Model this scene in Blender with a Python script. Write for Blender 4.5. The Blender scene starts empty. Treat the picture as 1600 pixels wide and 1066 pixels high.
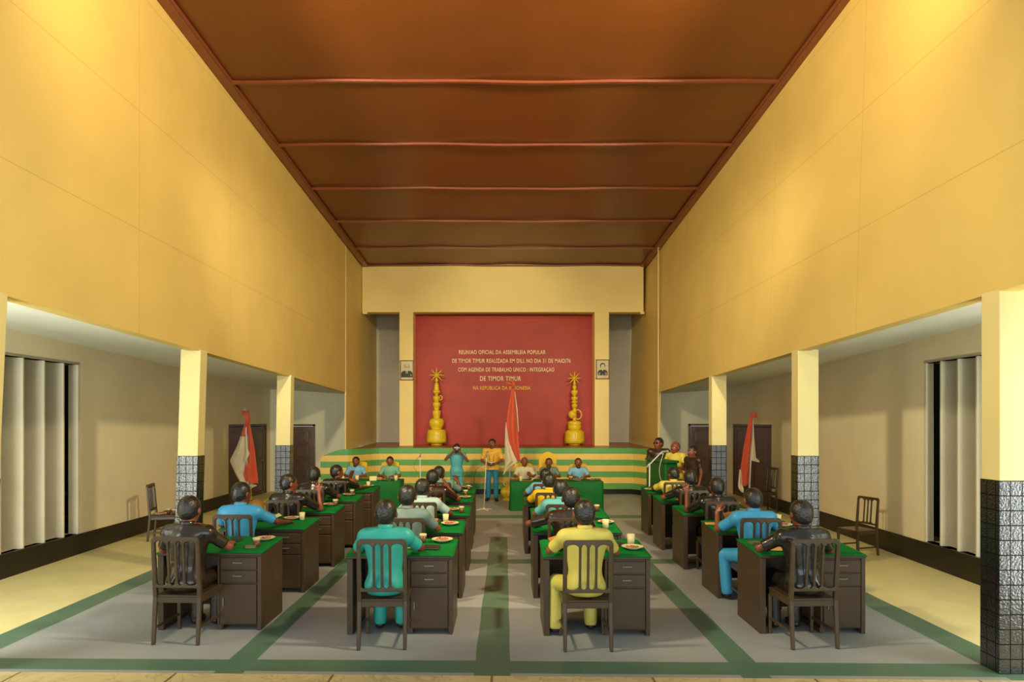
import bpy, bmesh, math, random
import numpy as np
from mathutils import Vector, Matrix
random.seed(7)
scene = bpy.context.scene
COL = scene.collection
PI = math.pi

# ------------------------------------------------------------------ camera
CAM_H = 2.05
cam_d = bpy.data.cameras.new('camera'); cam = bpy.data.objects.new('camera', cam_d); COL.objects.link(cam)
cam.location = (0, 0, CAM_H); cam.rotation_euler = (PI/2, 0, 0)
cam_d.lens = 22.5; cam_d.sensor_width = 36; cam_d.shift_x = 0.0075; cam_d.shift_y = 0.0775
cam_d.clip_end = 200
scene.camera = cam
# ------------------------------------------------------------------ light
world = bpy.data.worlds.new('world'); scene.world = world; world.use_nodes = True
bg = world.node_tree.nodes['Background']; bg.inputs[0].default_value = (0.80, 0.90, 0.92, 1); bg.inputs[1].default_value = 0.5
def spot(name, loc, target, power, color, size, blend, radius):
    d = bpy.data.lights.new(name, 'SPOT'); o = bpy.data.objects.new(name, d); COL.objects.link(o)
    o.location = loc; o.rotation_euler = (Vector(target)-Vector(loc)).to_track_quat('-Z', 'Y').to_euler()
    d.energy = power; d.color = color; d.spot_size = size; d.spot_blend = blend; d.shadow_soft_size = radius
    return o
def area(name, loc, target, power, color, sx, sy):
    d = bpy.data.lights.new(name, 'AREA'); o = bpy.data.objects.new(name, d); COL.objects.link(o)
    o.location = loc; o.rotation_euler = (Vector(target)-Vector(loc)).to_track_quat('-Z', 'Y').to_euler()
    d.energy = power; d.color = color; d.shape = 'RECTANGLE'; d.size = sx; d.size_y = sy
    return o
# two assumed floodlights hung high at the front corners, crossing the hall
FC = (1.0, 0.83, 0.50)
spot('floodlight_right', (3.55, 4.75, 6.25), (-4.4, 12.2, 2.6), 1500, FC, math.radians(92), 0.30, 0.26)
spot('floodlight_left', (-3.7, 4.75, 6.25), (4.3, 12.2, 2.6), 1500, FC, math.radians(92), 0.30, 0.26)
# a second assumed pair nearer the middle, thrown deep towards the stage
for sx in (-1, 1): spot('floodlight_deep', (sx*2.1, 4.85, 6.55), (sx*4.7, 18.5, 1.4), 1700, (1.0, 0.88, 0.62), math.radians(40), 1.0, 0.25)
# assumed small warm lamps under the ceiling, grazing the tops of the walls
for sx in (-1, 1): spot('wall_washer', (sx*3.1, 5.0, 6.75), (sx*4.3, 8.2, 6.6), 190, (1.0, 0.66, 0.30), math.radians(140), 1.0, 0.12)
# unseen area lights added for fill and tile reflections, standing for assumed daylight
for sx in (-1, 1):   # added fill at the front end of either aisle
    area('aisle_opening', (sx*6.0, 4.38, 1.5), (sx*5.7, 12, 2.3), 155, (0.95, 1.0, 0.93), 2.1, 2.6)
area('gallery_windows', (0, -5.5, 2.3), (0, 10, 2.0), 620, (0.90, 0.97, 1.0), 20.0, 3.4)  # wide fill added behind the viewer, assumed daylight, also reflected in the tiles
scene.view_settings.view_transform = 'Standard'
scene.view_settings.look = 'None'
scene.view_settings.gamma = 1.0
scene.view_settings.exposure = 0.14
scene.view_settings.use_curve_mapping = False

# ------------------------------------------------------------------ helpers
F = 1000.0
def gp(x, y, z=0.0):
    """photo pixel of a point at height z -> place in the hall"""
    Y = (CAM_H - z)*F/(y-657.0)
    return Vector(((x-788.0)*Y/F, Y, z))
def pz(x, y, Y):
    return Vector(((x-788.0)*Y/F, Y, CAM_H+(657.0-y)*Y/F))

def lin(c):
    return tuple(((v/255.0)/12.92 if v/255.0 <= 0.04045 else ((v/255.0+0.055)/1.055)**2.4) for v in c)
MATS = {}
def mat(name, rgb, rough=0.6, spec=0.4, noise=0.10, nscale=4.0, bump=0.0, bscale=40.0, coat=0.0, extra=None, metal=0.0, sheen=0.0):
    if name in MATS: return MATS[name]
    m = bpy.data.materials.new(name); m.use_nodes = True
    nt = m.node_tree; b = nt.nodes['Principled BSDF']
    c = lin(rgb)
    b.inputs['Roughness'].default_value = rough
    b.inputs['Specular IOR Level'].default_value = spec
    b.inputs['Coat Weight'].default_value = coat
    b.inputs['Coat Roughness'].default_value = 0.15
    b.inputs['Metallic'].default_value = metal
    b.inputs['Sheen Weight'].default_value = sheen
    tc = nt.nodes.new('ShaderNodeTexCoord')
    n = nt.nodes.new('ShaderNodeTexNoise'); n.inputs['Scale'].default_value = nscale; n.inputs['Detail'].default_value = 5
    nt.links.new(tc.outputs['Object'], n.inputs['Vector'])
    r = nt.nodes.new('ShaderNodeValToRGB')
    lo = tuple(max(0, v*(1-noise)) for v in c); hi = tuple(min(1, v*(1+noise)) for v in c)
    r.color_ramp.elements[0].position = 0.3; r.color_ramp.elements[1].position = 0.7
    r.color_ramp.elements[0].color = (*lo, 1); r.color_ramp.elements[1].color = (*hi, 1)
    nt.links.new(n.outputs['Fac'], r.inputs['Fac'])
    out = r.outputs['Color']
    if extra: out = extra(nt, tc, out, b)
    nt.links.new(out, b.inputs['Base Color'])
    if bump > 0:
        n2 = nt.nodes.new('ShaderNodeTexNoise'); n2.inputs['Scale'].default_value = bscale; n2.inputs['Detail'].default_value = 3
        nt.links.new(tc.outputs['Object'], n2.inputs['Vector'])
        bp = nt.nodes.new('ShaderNodeBump'); bp.inputs['Strength'].default_value = bump; bp.inputs['Distance'].default_value = 0.01
        nt.links.new(n2.outputs['Fac'], bp.inputs['Height'])
        last = bp
        if b.inputs['Normal'].is_linked:
            prev = b.inputs['Normal'].links[0].from_socket
            nt.links.new(prev, bp.inputs['Normal'])
        nt.links.new(bp.outputs['Normal'], b.inputs['Normal'])
        if coat > 0: nt.links.new(bp.outputs['Normal'], b.inputs['Coat Normal'])
    MATS[name] = m
    return m

def line_mask(nt, coord, offset, period, width):
    """1 on thin lines: |fract((coord-offset)/period + .5) - .5| * period < width"""
    def mth(op, a, bv=None):
        n = nt.nodes.new('ShaderNodeMath'); n.operation = op
        for i, v in enumerate((a, bv)):
            if v is None: continue
            if isinstance(v, (int, float)): n.inputs[i].default_value = v
            else: nt.links.new(v, n.inputs[i])
        return n.outputs[0]
    a = mth('SUBTRACT', coord, offset); a = mth('DIVIDE', a, period); a = mth('ADD', a, 0.5)
    a = mth('FRACT', a); a = mth('SUBTRACT', a, 0.5); a = mth('ABSOLUTE', a); a = mth('MULTIPLY', a, period)
    return mth('LESS_THAN', a, width)
def lines_extra(specs, dark, factor=1.0, bump=0.3, matt_lines=0.0):
    """specs: list of (axis, offset, period, width); mixes the colour towards dark on the lines"""
    def f(nt, tc, out, b):
        sx = nt.nodes.new('ShaderNodeSeparateXYZ'); nt.links.new(tc.outputs['Object'], sx.inputs[0])
        acc = None
        for ax, off, per, wd in specs:
            m = line_mask(nt, sx.outputs[ax], off, per, wd)
            if acc is None: acc = m
            else:
                mx = nt.nodes.new('ShaderNodeMath'); mx.operation = 'MAXIMUM'
                nt.links.new(acc, mx.inputs[0]); nt.links.new(m, mx.inputs[1]); acc = mx.outputs[0]
        mf = nt.nodes.new('ShaderNodeMath'); mf.operation = 'MULTIPLY'; nt.links.new(acc, mf.inputs[0]); mf.inputs[1].default_value = factor
        mix = nt.nodes.new('ShaderNodeMix'); mix.data_type = 'RGBA'
        nt.links.new(mf.outputs[0], mix.inputs[0]); nt.links.new(out, mix.inputs[6]); mix.inputs[7].default_value = (*lin(dark), 1)
        bp = nt.nodes.new('ShaderNodeBump'); bp.inputs['Strength'].default_value = bump; bp.inputs['Distance'].default_value = 0.006; bp.invert = True
        nt.links.new(acc, bp.inputs['Height']); nt.links.new(bp.outputs['Normal'], b.inputs['Normal'])
        if matt_lines > 0:      # grout takes no glaze
            mc = nt.nodes.new('ShaderNodeMath'); mc.operation = 'MULTIPLY_ADD'; nt.links.new(acc, mc.inputs[0]); mc.inputs[1].default_value = -matt_lines; mc.inputs[2].default_value = matt_lines
            nt.links.new(mc.outputs[0], b.inputs['Coat Weight'])
            ms = nt.nodes.new('ShaderNodeMath'); ms.operation = 'MULTIPLY_ADD'; nt.links.new(acc, ms.inputs[0]); ms.inputs[1].default_value = -.9; ms.inputs[2].default_value = .95
            nt.links.new(ms.outputs[0], b.inputs['Specular IOR Level'])
        return mix.outputs[2]
    return f

M_wall = mat('wall_ochre', (225, 196, 114), 0.55, 0.3, 0.05, 1.2, 0.08, 30)
M_wallseam = mat('wall_ochre_boards', (225, 196, 114), 0.55, 0.3, 0.05, 1.2, 0.08, 30,
                 extra=lines_extra([(2, 0.15, 1.36, 0.005), (1, 0.0, 2.44, 0.004)], (176, 142, 66), 0.45, 0.2))
M_wallpale = mat('wall_pale_yellow', (230, 214, 148), 0.5, 0.3, 0.04, 1.5, 0.06, 30)
M_lintel = mat('lintel_yellow', (244, 222, 144), 0.55, 0.3, 0.04, 1.2, 0.06, 30)
M_aisle = mat('aisle_cream', (238, 224, 188), 0.6, 0.3, 0.05, 1.2, 0.08, 25)
M_aisleend = mat('aisle_end_cream', (242, 238, 206), 0.6, 0.3, 0.05, 1.2, 0.08, 25)
M_greyw = mat('recess_grey', (214, 206, 184), 0.6, 0.3, 0.05, 1.2, 0.05, 25)
M_aceil = mat('aisle_ceiling_white', (226, 228, 216), 0.65, 0.2, 0.04, 1.5, 0.05, 20)
M_ceil = mat('ceiling_brown', (122, 68, 28), 0.34, 0.5, 0.10, 0.8, 0.10, 3)
M_rib = mat('ceiling_batten', (134, 70, 46), 0.30, 0.6, 0.10, 6, 0.08, 20)
M_black = mat('skirting_black', (34, 28, 18), 0.35, 0.4, 0.15, 5, 0.05, 20)
M_red = mat('backdrop_red', (172, 44, 18), 0.45, 0.35, 0.10, 2.2, 0.10, 12)
M_stage = mat('stage_floor_brown', (150, 92, 48), 0.35, 0.4, 0.12, 3, 0.05, 20)
M_green = mat('stripe_green', (98, 164, 88), 0.4, 0.4, 0.05, 4, 0.04, 15)
M_yel = mat('stripe_yellow', (238, 200, 104), 0.4, 0.4, 0.05, 4, 0.04, 15)
M_fgrey = mat('floor_grey', (156, 159, 158), 0.42, 0.35, 0.06, 1.5, 0.05, 30)
M_fgreen = mat('floor_green', (88, 118, 96), 0.42, 0.35, 0.08, 2.5, 0.05, 30)
M_fcream = mat('floor_cream', (226, 212, 150), 0.5, 0.3, 0.07, 2.0, 0.25, 7)
def marble_extra(nt, tc, out, b):
    n = nt.nodes.new('ShaderNodeTexNoise'); n.inputs['Scale'].default_value = 3.0; n.inputs['Detail'].default_value = 9; n.inputs['Distortion'].default_value = 1.8
    nt.links.new(tc.outputs['Object'], n.inputs['Vector'])
    r = nt.nodes.new('ShaderNodeValToRGB'); r.color_ramp.elements[0].position = 0.47; r.color_ramp.elements[1].position = 0.5
    e = r.color_ramp.elements.new(0.53); r.color_ramp.elements[0].color = (0, 0, 0, 1); r.color_ramp.elements[1].color = (.5, .5, .5, 1); e.color = (0, 0, 0, 1)
    nt.links.new(n.outputs['Fac'], r.inputs['Fac'])
    mix = nt.nodes.new('ShaderNodeMix'); mix.data_type = 'RGBA'
    nt.links.new(r.outputs['Color'], mix.inputs[0]); nt.links.new(out, mix.inputs[6]); mix.inputs[7].default_value = (*lin((160, 130, 76)), 1)
    return lines_extra([(0, -0.10, 1.28, 0.010)], (120, 96, 58), 0.9, 0.4)(nt, tc, mix.outputs[2], b)
M_marble = mat('marble_cream', (216, 196, 140), 0.35, 0.4, 0.10, 6, 0.0, 20, extra=marble_extra)
M_tile = mat('tile_black', (14, 16, 15), 0.24, 0.9, 0.2, 6, 0.6, 55,
             extra=lines_extra([(2, 0.0, 0.12, 0.0042), (0, 0.035, 0.095, 0.004), (1, 0.03, 0.095, 0.004)], (24, 24, 19), 1.0, 1.0, 1.0), coat=1.0)
M_door = mat('door_brown', (84, 48, 22), 0.32, 0.5, 0.18, 5, 0.15, 12)
M_doorgl = mat('door_gloss_brown', (100, 70, 46), 0.30, 1.0, 0.22, 8, 0.5, 14, coat=1.0)
M_wood = mat('desk_brown', (72, 54, 34), 0.38, 0.45, 0.12, 6, 0.12, 30)
M_chair = mat('chair_brown', (74, 58, 38), 0.30, 0.5, 0.12, 8, 0.12, 30)
M_dark = mat('dark_gap', (16, 14, 12), 0.8, 0.1)
M_steel = mat('handle_grey', (140, 130, 116), 0.3, 0.5, metal=0.4)
M_felt = mat('felt_green', (6, 110, 44), 0.8, 0.15, 0.12, 30, 0.25, 300)
M_cloth = mat('cloth_green', (8, 100, 38), 0.65, 0.25, 0.14, 4, 0.3, 12)
M_lect = mat('lectern_green', (10, 96, 36), 0.40, 0.4, 0.12, 4, 0.15, 12)
M_gold = mat('throne_yellow', (232, 184, 14), 0.4, 0.4, 0.06, 6, 0.08, 20)
M_totem = mat('totem_yellow', (226, 196, 40), 0.35, 0.5, 0.12, 14, 0.35, 24)
M_vase = mat('vase_yellow', (214, 178, 40), 0.28, 0.6, 0.2, 26, 0.6, 26)
M_skin = mat('skin_brown', (134, 74, 48), 0.38, 0.45, 0.15, 18, 0.15, 60)
M_skind = mat('skin_dark_brown', (108, 56, 36), 0.38, 0.45, 0.15, 18, 0.15, 60)
M_hair = mat('hair_black', (36, 34, 28), 0.28, 0.6, 0.2, 30, 0.8, 46)
M_beard = mat('beard_grey', (52, 48, 44), 0.5, 0.3, 0.3, 60, 0.4, 120)
M_eyew = mat('eye_white', (205, 190, 165), 0.3); M_pupil = mat('pupil_black', (18, 12, 10), 0.2)
M_shoe = mat('shoe_black', (26, 22, 18), 0.35, 0.5)
M_cream = mat('cup_cream', (222, 208, 150), 0.5, 0.35, 0.10, 30, 0.2, 60)
M_drink = mat('cup_brown_drink', (104, 66, 36), 0.25, 0.5, 0.15, 20)
M_foam = mat('cup_foam', (214, 196, 150), 0.5, 0.3, 0.12, 40)
M_plate = mat('plate_cream', (214, 200, 152), 0.35, 0.45, 0.06, 20)
M_platein = mat('plate_rim', (186, 168, 118), 0.35)
M_food = mat('food_pink', (196, 104, 92), 0.5, 0.3, 0.35, 60, 0.3, 80)
M_foodg = mat('food_green', (112, 118, 48), 0.5, 0.3, 0.35, 60, 0.3, 80)
M_paper = mat('paper_buff', (214, 178, 100), 0.7, 0.2, 0.05, 8)
M_paperw = mat('paper_cream', (226, 210, 150), 0.7, 0.2, 0.05, 8)
M_manila = mat('folder_orange', (200, 132, 62), 0.6, 0.25, 0.08, 8)
M_fbrown = mat('folder_brown', (148, 92, 52), 0.5, 0.3, 0.08, 8)
M_bookb = mat('book_black', (38, 32, 28), 0.35, 0.5, 0.1, 8)
M_note = mat('notepad_grey', (112, 106, 80), 0.4, 0.4, 0.12, 12)
M_white = mat('stand_white', (212, 212, 196), 0.35, 0.5)
M_mic = mat('microphone_grey', (150, 148, 138), 0.35, 0.5, 0.1, 20, 0.3, 120)
M_cable = mat('cable_grey', (120, 116, 96), 0.5)
M_cablew = mat('cable_white', (196, 206, 170), 0.5)
M_fred = mat('flag_red', (214, 90, 60), 0.75, 0.2, 0.06, 8, 0.15, 200, sheen=0.2)
M_fwhite = mat('flag_white', (222, 210, 176), 0.75, 0.2, 0.06, 8, 0.15, 200, sheen=0.2)
M_letter = mat('lettering_cream', (240, 224, 170), 0.5)
M_lettery = mat('lettering_yellow', (236, 186, 40), 0.5)
M_frame = mat('picture_frame_brown', (122, 78, 30), 0.35)
M_photo = mat('photo_paper', (206, 196, 146), 0.3)
M_ink = mat('photo_ink', (42, 42, 34), 0.4, 0.3, 0.3, 30)
M_inkm = mat('photo_midtone', (132, 126, 96), 0.4, 0.3, 0.15, 30)
M_leaf = mat('leaf_green', (48, 70, 34), 0.45, 0.4, 0.3, 10)
M_skyblock = mat('outdoor_dark_wall', (54, 62, 56), 0.8, 0.2)  # for the added outdoor screens, kept dark so the louvre gaps look dim
M_fin = mat('louver_cream', (214, 204, 176), 0.55, 0.3, 0.06, 2, 0.08, 25)
M_tinsel = mat('tinsel_yellow', (214, 190, 50), 0.25, 0.6, 0.2, 40, 0.4, 90)
M_pot = mat('pot_tan', (176, 128, 66), 0.45, 0.4, 0.25, 20, 0.3, 30)
SHIRT = {
 'brownblack': mat('shirt_dark_brown', (44, 33, 22), 0.22, 0.6, 0.12, 8, 0.30, 26),
 'black': mat('shirt_black', (32, 30, 25), 0.22, 0.6, 0.12, 8, 0.32, 26),
 'redbrown': mat('shirt_red_brown', (54, 28, 18), 0.22, 0.6, 0.12, 8, 0.40, 26),
 'blue': mat('shirt_bright_blue', (62, 152, 196), 0.42, 0.4, 0.06, 8, 0.15, 30),
 'teal': mat('shirt_teal', (48, 162, 150), 0.42, 0.4, 0.06, 8, 0.15, 30),
 'grey': mat('shirt_grey_blue', (110, 130, 124), 0.5, 0.3, 0.08, 8, 0.15, 30),
 'paleblue': mat('shirt_pale_blue', (168, 196, 186), 0.5, 0.3, 0.06, 8, 0.15, 30),
 'greyteal': mat('shirt_grey_teal', (120, 158, 146), 0.5, 0.3, 0.06, 8, 0.15, 30),
 'paleyellow': mat('shirt_pale_yellow', (204, 192, 92), 0.45, 0.35, 0.05, 8, 0.15, 30),
 'yellow': mat('shirt_yellow', (226, 206, 84), 0.45, 0.35, 0.05, 8, 0.15, 30),
 'golden': mat('shirt_golden_yellow', (226, 180, 30), 0.45, 0.35, 0.05, 8, 0.15, 30),
 'turq': mat('shirt_turquoise', (96, 176, 168), 0.45, 0.35, 0.05, 8, 0.15, 30),
 'ltblue': mat('shirt_light_blue', (120, 178, 206), 0.45, 0.35, 0.05, 8, 0.15, 30),
 'cream': mat('shirt_cream', (206, 200, 160), 0.5, 0.3, 0.05, 8, 0.15, 30),
 'mint': mat('shirt_mint', (112, 168, 138), 0.5, 0.3, 0.05, 8, 0.15, 30),
 'goldshirt': mat('shirt_ochre_yellow', (226, 174, 56), 0.45, 0.35, 0.05, 8, 0.15, 30),
 'cyan': mat('suit_cyan', (84, 170, 176), 0.45, 0.35, 0.08, 8, 0.2, 30),
 'darkbrown': mat('shirt_brown', (56, 38, 24), 0.32, 0.5, 0.1, 8, 0.2, 30),
}
M_jeans = mat('trousers_blue', (48, 124, 158), 0.5, 0.3, 0.1, 8, 0.2, 30)

def setp(o, label=None, cat=None, group=None, kind=None):
    if label: o['label'] = label
    if cat: o['category'] = cat
    if group: o['group'] = group
    if kind: o['kind'] = kind
    return o
def link(name, me, parent=None, loc=None, bevel=0.0, segs=2):
    o = bpy.data.objects.new(name, me); COL.objects.link(o)
    if parent is not None: o.parent = parent
    if loc is not None: o.location = loc
    if bevel > 0:
        b = o.modifiers.new('bevel', 'BEVEL'); b.width = bevel; b.segments = segs; b.limit_method = 'ANGLE'; b.angle_limit = math.radians(40)
    return o
def empty(name, loc, rotz=0.0, label=None, cat=None, group=None, kind=None, scale=1.0):
    o = bpy.data.objects.new(name, None); COL.objects.link(o); o.location = loc; o.rotation_euler = (0, 0, rotz)
    o.empty_display_size = 0.1; o.scale = (scale,)*3
    return setp(o, label, cat, group, kind)
def kids(o): return [c for c in bpy.data.objects if c.parent == o]
KID = {}
def copy_tree(o, loc, rotz, label, group=None, scale=None):
    def rec(s, parent):
        c = s.copy(); COL.objects.link(c)
        if parent is not None: c.parent = parent
        if s.name not in KID: KID[s.name] = kids(s)
        for ch in KID[s.name]: rec(ch, c)
        return c
    r = rec(o, None); r.location = loc; r.rotation_euler = (0, 0, rotz); r['label'] = label
    if group: r['group'] = group
    if scale: r.scale = (scale,)*3
    return r

class MB:
    """collects boxes, bars, tubes, lathes and faces into one mesh"""
    def __init__(s): s.v = []; s.f = []; s.m = []; s.cur = 0; s.sm = []
    def add(s, vs, fs, smooth=False):
        n = len(s.v); s.v += [tuple(v) for v in vs]
        for f in fs: s.f.append(tuple(n+i for i in f)); s.m.append(s.cur); s.sm.append(smooth)
        return s
    def box(s, x0, x1, y0, y1, z0, z1):
        vs = [(x, y, z) for x in (x0, x1) for y in (y0, y1) for z in (z0, z1)]
        return s.add(vs, [(0, 1, 3, 2), (4, 6, 7, 5), (0, 4, 5, 1), (2, 3, 7, 6), (0, 2, 6, 4), (1, 5, 7, 3)])
    def bar(s, a, b, w, d, up=(0, 0, 1), w2=None, d2=None):
        a = Vector(a); b = Vector(b); t = (b-a).normalized(); u = Vector(up)
        if abs(t.dot(u)) > 0.95: u = Vector((0, 1, 0))
        x = t.cross(u).normalized(); y = x.cross(t).normalized()
        w2 = w if w2 is None else w2; d2 = d if d2 is None else d2
        vs = []
        for p, ww, dd in ((a, w, d), (b, w2, d2)):
            for sx, sy in ((-1, -1), (1, -1), (1, 1), (-1, 1)): vs.append(p+x*sx*ww/2+y*sy*dd/2)
        return s.add(vs, [(0, 3, 2, 1), (4, 5, 6, 7), (0, 1, 5, 4), (1, 2, 6, 5), (2, 3, 7, 6), (3, 0, 4, 7)])
    def tube(s, pts, r, n=10, caps=True, smooth=True):
        pts = [Vector(p) for p in pts]; rs = r if isinstance(r, (list, tuple)) else [r]*len(pts)
        vs = []; prev = None
        for i, p in enumerate(pts):
            t = (pts[min(i+1, len(pts)-1)]-pts[max(i-1, 0)]).normalized()
            if prev is None:
                u = Vector((0, 0, 1)) if abs(t.z) < 0.9 else Vector((1, 0, 0))
                x = t.cross(u).normalized()
            else: x = (prev - t*prev.dot(t)).normalized()
            prev = x; y = t.cross(x)
            for k in range(n):
                a = 2*PI*k/n; vs.append(p+(x*math.cos(a)+y*math.sin(a))*rs[i])
        fs = []
        for i in range(len(pts)-1):
            for k in range(n):
                k2 = (k+1) % n; fs.append((i*n+k, i*n+k2, (i+1)*n+k2, (i+1)*n+k))
        if caps: fs.append(tuple(range(n))[::-1]); fs.append(tuple((len(pts)-1)*n+k for k in range(n)))
        return s.add(vs, fs, smooth)
    def lathe(s, prof, n=32, c=(0, 0), rfn=None, smooth=True):
        vs = []
        for i, (r, z) in enumerate(prof):
            for k in range(n):
                a = 2*PI*k/n; rr = r*(rfn(a, z) if rfn else 1)
                vs.append((c[0]+rr*math.cos(a), c[1]+rr*math.sin(a), z))
        fs = []
        for i in range(len(prof)-1):
            for k in range(n):
                k2 = (k+1) % n; fs.append((i*n+k, i*n+k2, (i+1)*n+k2, (i+1)*n+k))
        fs.append(tuple(range(n))[::-1]); fs.append(tuple((len(prof)-1)*n+k for k in range(n)))
        return s.add(vs, fs, smooth)
    def ball(s, c, r, n=12, m=8, sc=(1, 1, 1)):
        prof = []
        vs = []; fs = []
        for i in range(m+1):
            th = PI*i/m
            for k in range(n):
                a = 2*PI*k/n
                vs.append((c[0]+r*sc[0]*math.sin(th)*math.cos(a), c[1]+r*sc[1]*math.sin(th)*math.sin(a), c[2]-r*sc[2]*math.cos(th)))
        for i in range(m):
            for k in range(n):
                k2 = (k+1) % n; fs.append((i*n+k, i*n+k2, (i+1)*n+k2, (i+1)*n+k))
        return s.add(vs, fs, True)
    def prism(s, pts, z0, z1):
        n = len(pts); vs = [(x, y, z0) for x, y in pts]+[(x, y, z1) for x, y in pts]
        return s.add(vs, [tuple(range(n))[::-1], tuple(range(n, 2*n))]+[(i, (i+1) % n, n+(i+1) % n, n+i) for i in range(n)])
    def prism_xz(s, pts, y0, y1):
        n = len(pts); vs = [(x, y0, z) for x, z in pts]+[(x, y1, z) for x, z in pts]
        return s.add(vs, [tuple(range(n)), tuple(range(n, 2*n))[::-1]]+[((i+1) % n, i, n+i, n+(i+1) % n) for i in range(n)])
    def build(s, name, mats, parent=None, loc=None, bevel=0.0, segs=2, weld=False):
        me = bpy.data.meshes.new(name); me.from_pydata(s.v, [], s.f)
        ms = mats if isinstance(mats, (list, tuple)) else [mats]
        for m in ms: me.materials.append(m)
        me.polygons.foreach_set('material_index', s.m); me.polygons.foreach_set('use_smooth', s.sm)
        bm = bmesh.new(); bm.from_mesh(me)
        if weld: bmesh.ops.remove_doubles(bm, verts=bm.verts, dist=1e-5)
        bmesh.ops.recalc_face_normals(bm, faces=bm.faces); bm.to_mesh(me); bm.free(); me.update()
        return link(name, me, parent, loc, bevel, segs)
# ------------------------------------------------------------------ the hall
def S(o, label=None): return setp(o, label=label, kind='structure')
XL = lambda Y: -4.165-.004*(Y-5)
XR = lambda Y: 4.00+0.0075*(Y-5)
WBOT = lambda Y: 3.095-0.0250*(Y-5.2)          # lower edge of the upper walls
CEILZ = lambda Y: 7.48-0.0455*Y
XLO = lambda Y: -(6.25+0.028*Y)                 # aisle outer walls
XRO = lambda Y: 5.55+0.0455*Y
ACO = lambda Y: 3.26-0.030*(Y-8.37)
YE = 18.5; YF = 4.3

# floor: painted bands are cells of one mesh
xs = [-8.4, -4.83, -4.52, -2.36, -2.12, -0.245, 0.05, 1.90, 2.13, 4.0, 4.31, 8.4]
ys = [5.13, 5.19, 5.45]+[5.45+0.37*i for i in range(1, 10)]+[9.15, 9.45]+[9.45+0.362*i for i in range(1, 5)]+[11.26]+[11.26+0.43*i for i in range(1, 5)]+[13.40, 13.85]+[14.3+0.5*i for i in range(0, 10)]
ys = sorted(set(round(v, 3) for v in ys))
ys = [v for i, v in enumerate(ys) if i == 0 or v-ys[i-1] > 0.03]
b = MB(); vid = {}
for j, y in enumerate(ys):
    for i, x in enumerate(xs):
        jx = random.uniform(-.007, .007) if 0 < i < len(xs)-1 and y > 5.5 else 0
        sk = -0.022*x*max(0, 1-(y-5.13)/1.2)
        vid[(i, j)] = len(b.v); b.v.append((x+jx, y+sk+(random.uniform(-.004, .004) if 0 < j else 0), 0.0))
for j in range(len(ys)-1):
    for i in range(len(xs)-1):
        xm = (xs[i]+xs[i+1])/2; ym = (ys[j]+ys[j+1])/2
        m = 0
        if xm < -4.83 or xm > 4.31: m = 2
        elif i in (1, 3, 7, 9): m = 1
        elif i == 5 and ym < 11.26: m = 1
        elif 5.19 < ym < 5.45 or 9.15 < ym < 9.45 or 13.40 < ym < 13.85: m = 1
        b.f.append((vid[i, j], vid[i+1, j], vid[i+1, j+1], vid[i, j+1])); b.m.append(m); b.sm.append(False)
S(b.build('floor', [M_fgrey, M_fgreen, M_fcream]))
b = MB(); y0 = 5.13
b.add([(-8.4, -3.5, 0), (8.4, -3.5, 0), (8.4, y0-.022*8.4, 0), (-8.4, y0+.022*8.4, 0), (-8.4, -3.5, -.05), (8.4, -3.5, -.05), (8.4, y0-.022*8.4, -.05), (-8.4, y0+.022*8.4, -.05)],
      [(0, 1, 2, 3), (4, 7, 6, 5), (3, 2, 6, 7), (0, 4, 5, 1)])
S(b.build('floor_border', M_marble))

def slab(name, quad, thick, m, parent=None):
    """a thick quad: quad = 4 corners, thick = offset vector"""
    t = Vector(thick); q = [Vector(v) for v in quad]
    bb = MB(); bb.add(q+[v+t for v in q], [(0, 1, 2, 3), (4, 7, 6, 5), (0, 4, 5, 1), (1, 5, 6, 2), (2, 6, 7, 3), (3, 7, 4, 0)])
    return bb.build(name, m, parent)
# upper walls and the side walls of the stage
b = MB()
def wallquads(b, X0, top_out, sgn, full_from):
    def add(q, th=0.16):
        q = [Vector(v) for v in q]; t = Vector((sgn*th, 0, 0))
        b.add(q+[v+t for v in q], [(0, 1, 2, 3), (4, 7, 6, 5), (0, 4, 5, 1), (1, 5, 6, 2), (2, 6, 7, 3), (3, 7, 4, 0)])
    add([(X0(YF), YF, WBOT(YF)), (X0(full_from), full_from, WBOT(full_from)), (X0(full_from)+top_out, full_from, 7.5), (X0(YF)+top_out, YF, 7.5)])
    add([(X0(full_from), full_from, 1.27), (X0(21.2), 21.2, 1.30), (X0(21.2)+top_out, 21.2, 7.5), (X0(full_from)+top_out, full_from, 7.5)], .03)
wallquads(b, XL, 0.0, -1, 17.0); S(b.build('wall_left', M_wallseam))
b = MB(); wallquads(b, XR, 0.15, 1, 17.0); S(b.build('wall_right', M_wallseam))
b = MB(); b.box(-4.225, -4.20, 16.98, 17.02, 1.28, 6.7); S(b.build('trim_1', M_wallpale, bevel=.004))
b = MB(); b.box(4.075, 4.10, 16.98, 17.02, 1.28, 6.65); S(b.build('trim_2', M_wallpale, bevel=.004))

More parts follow.
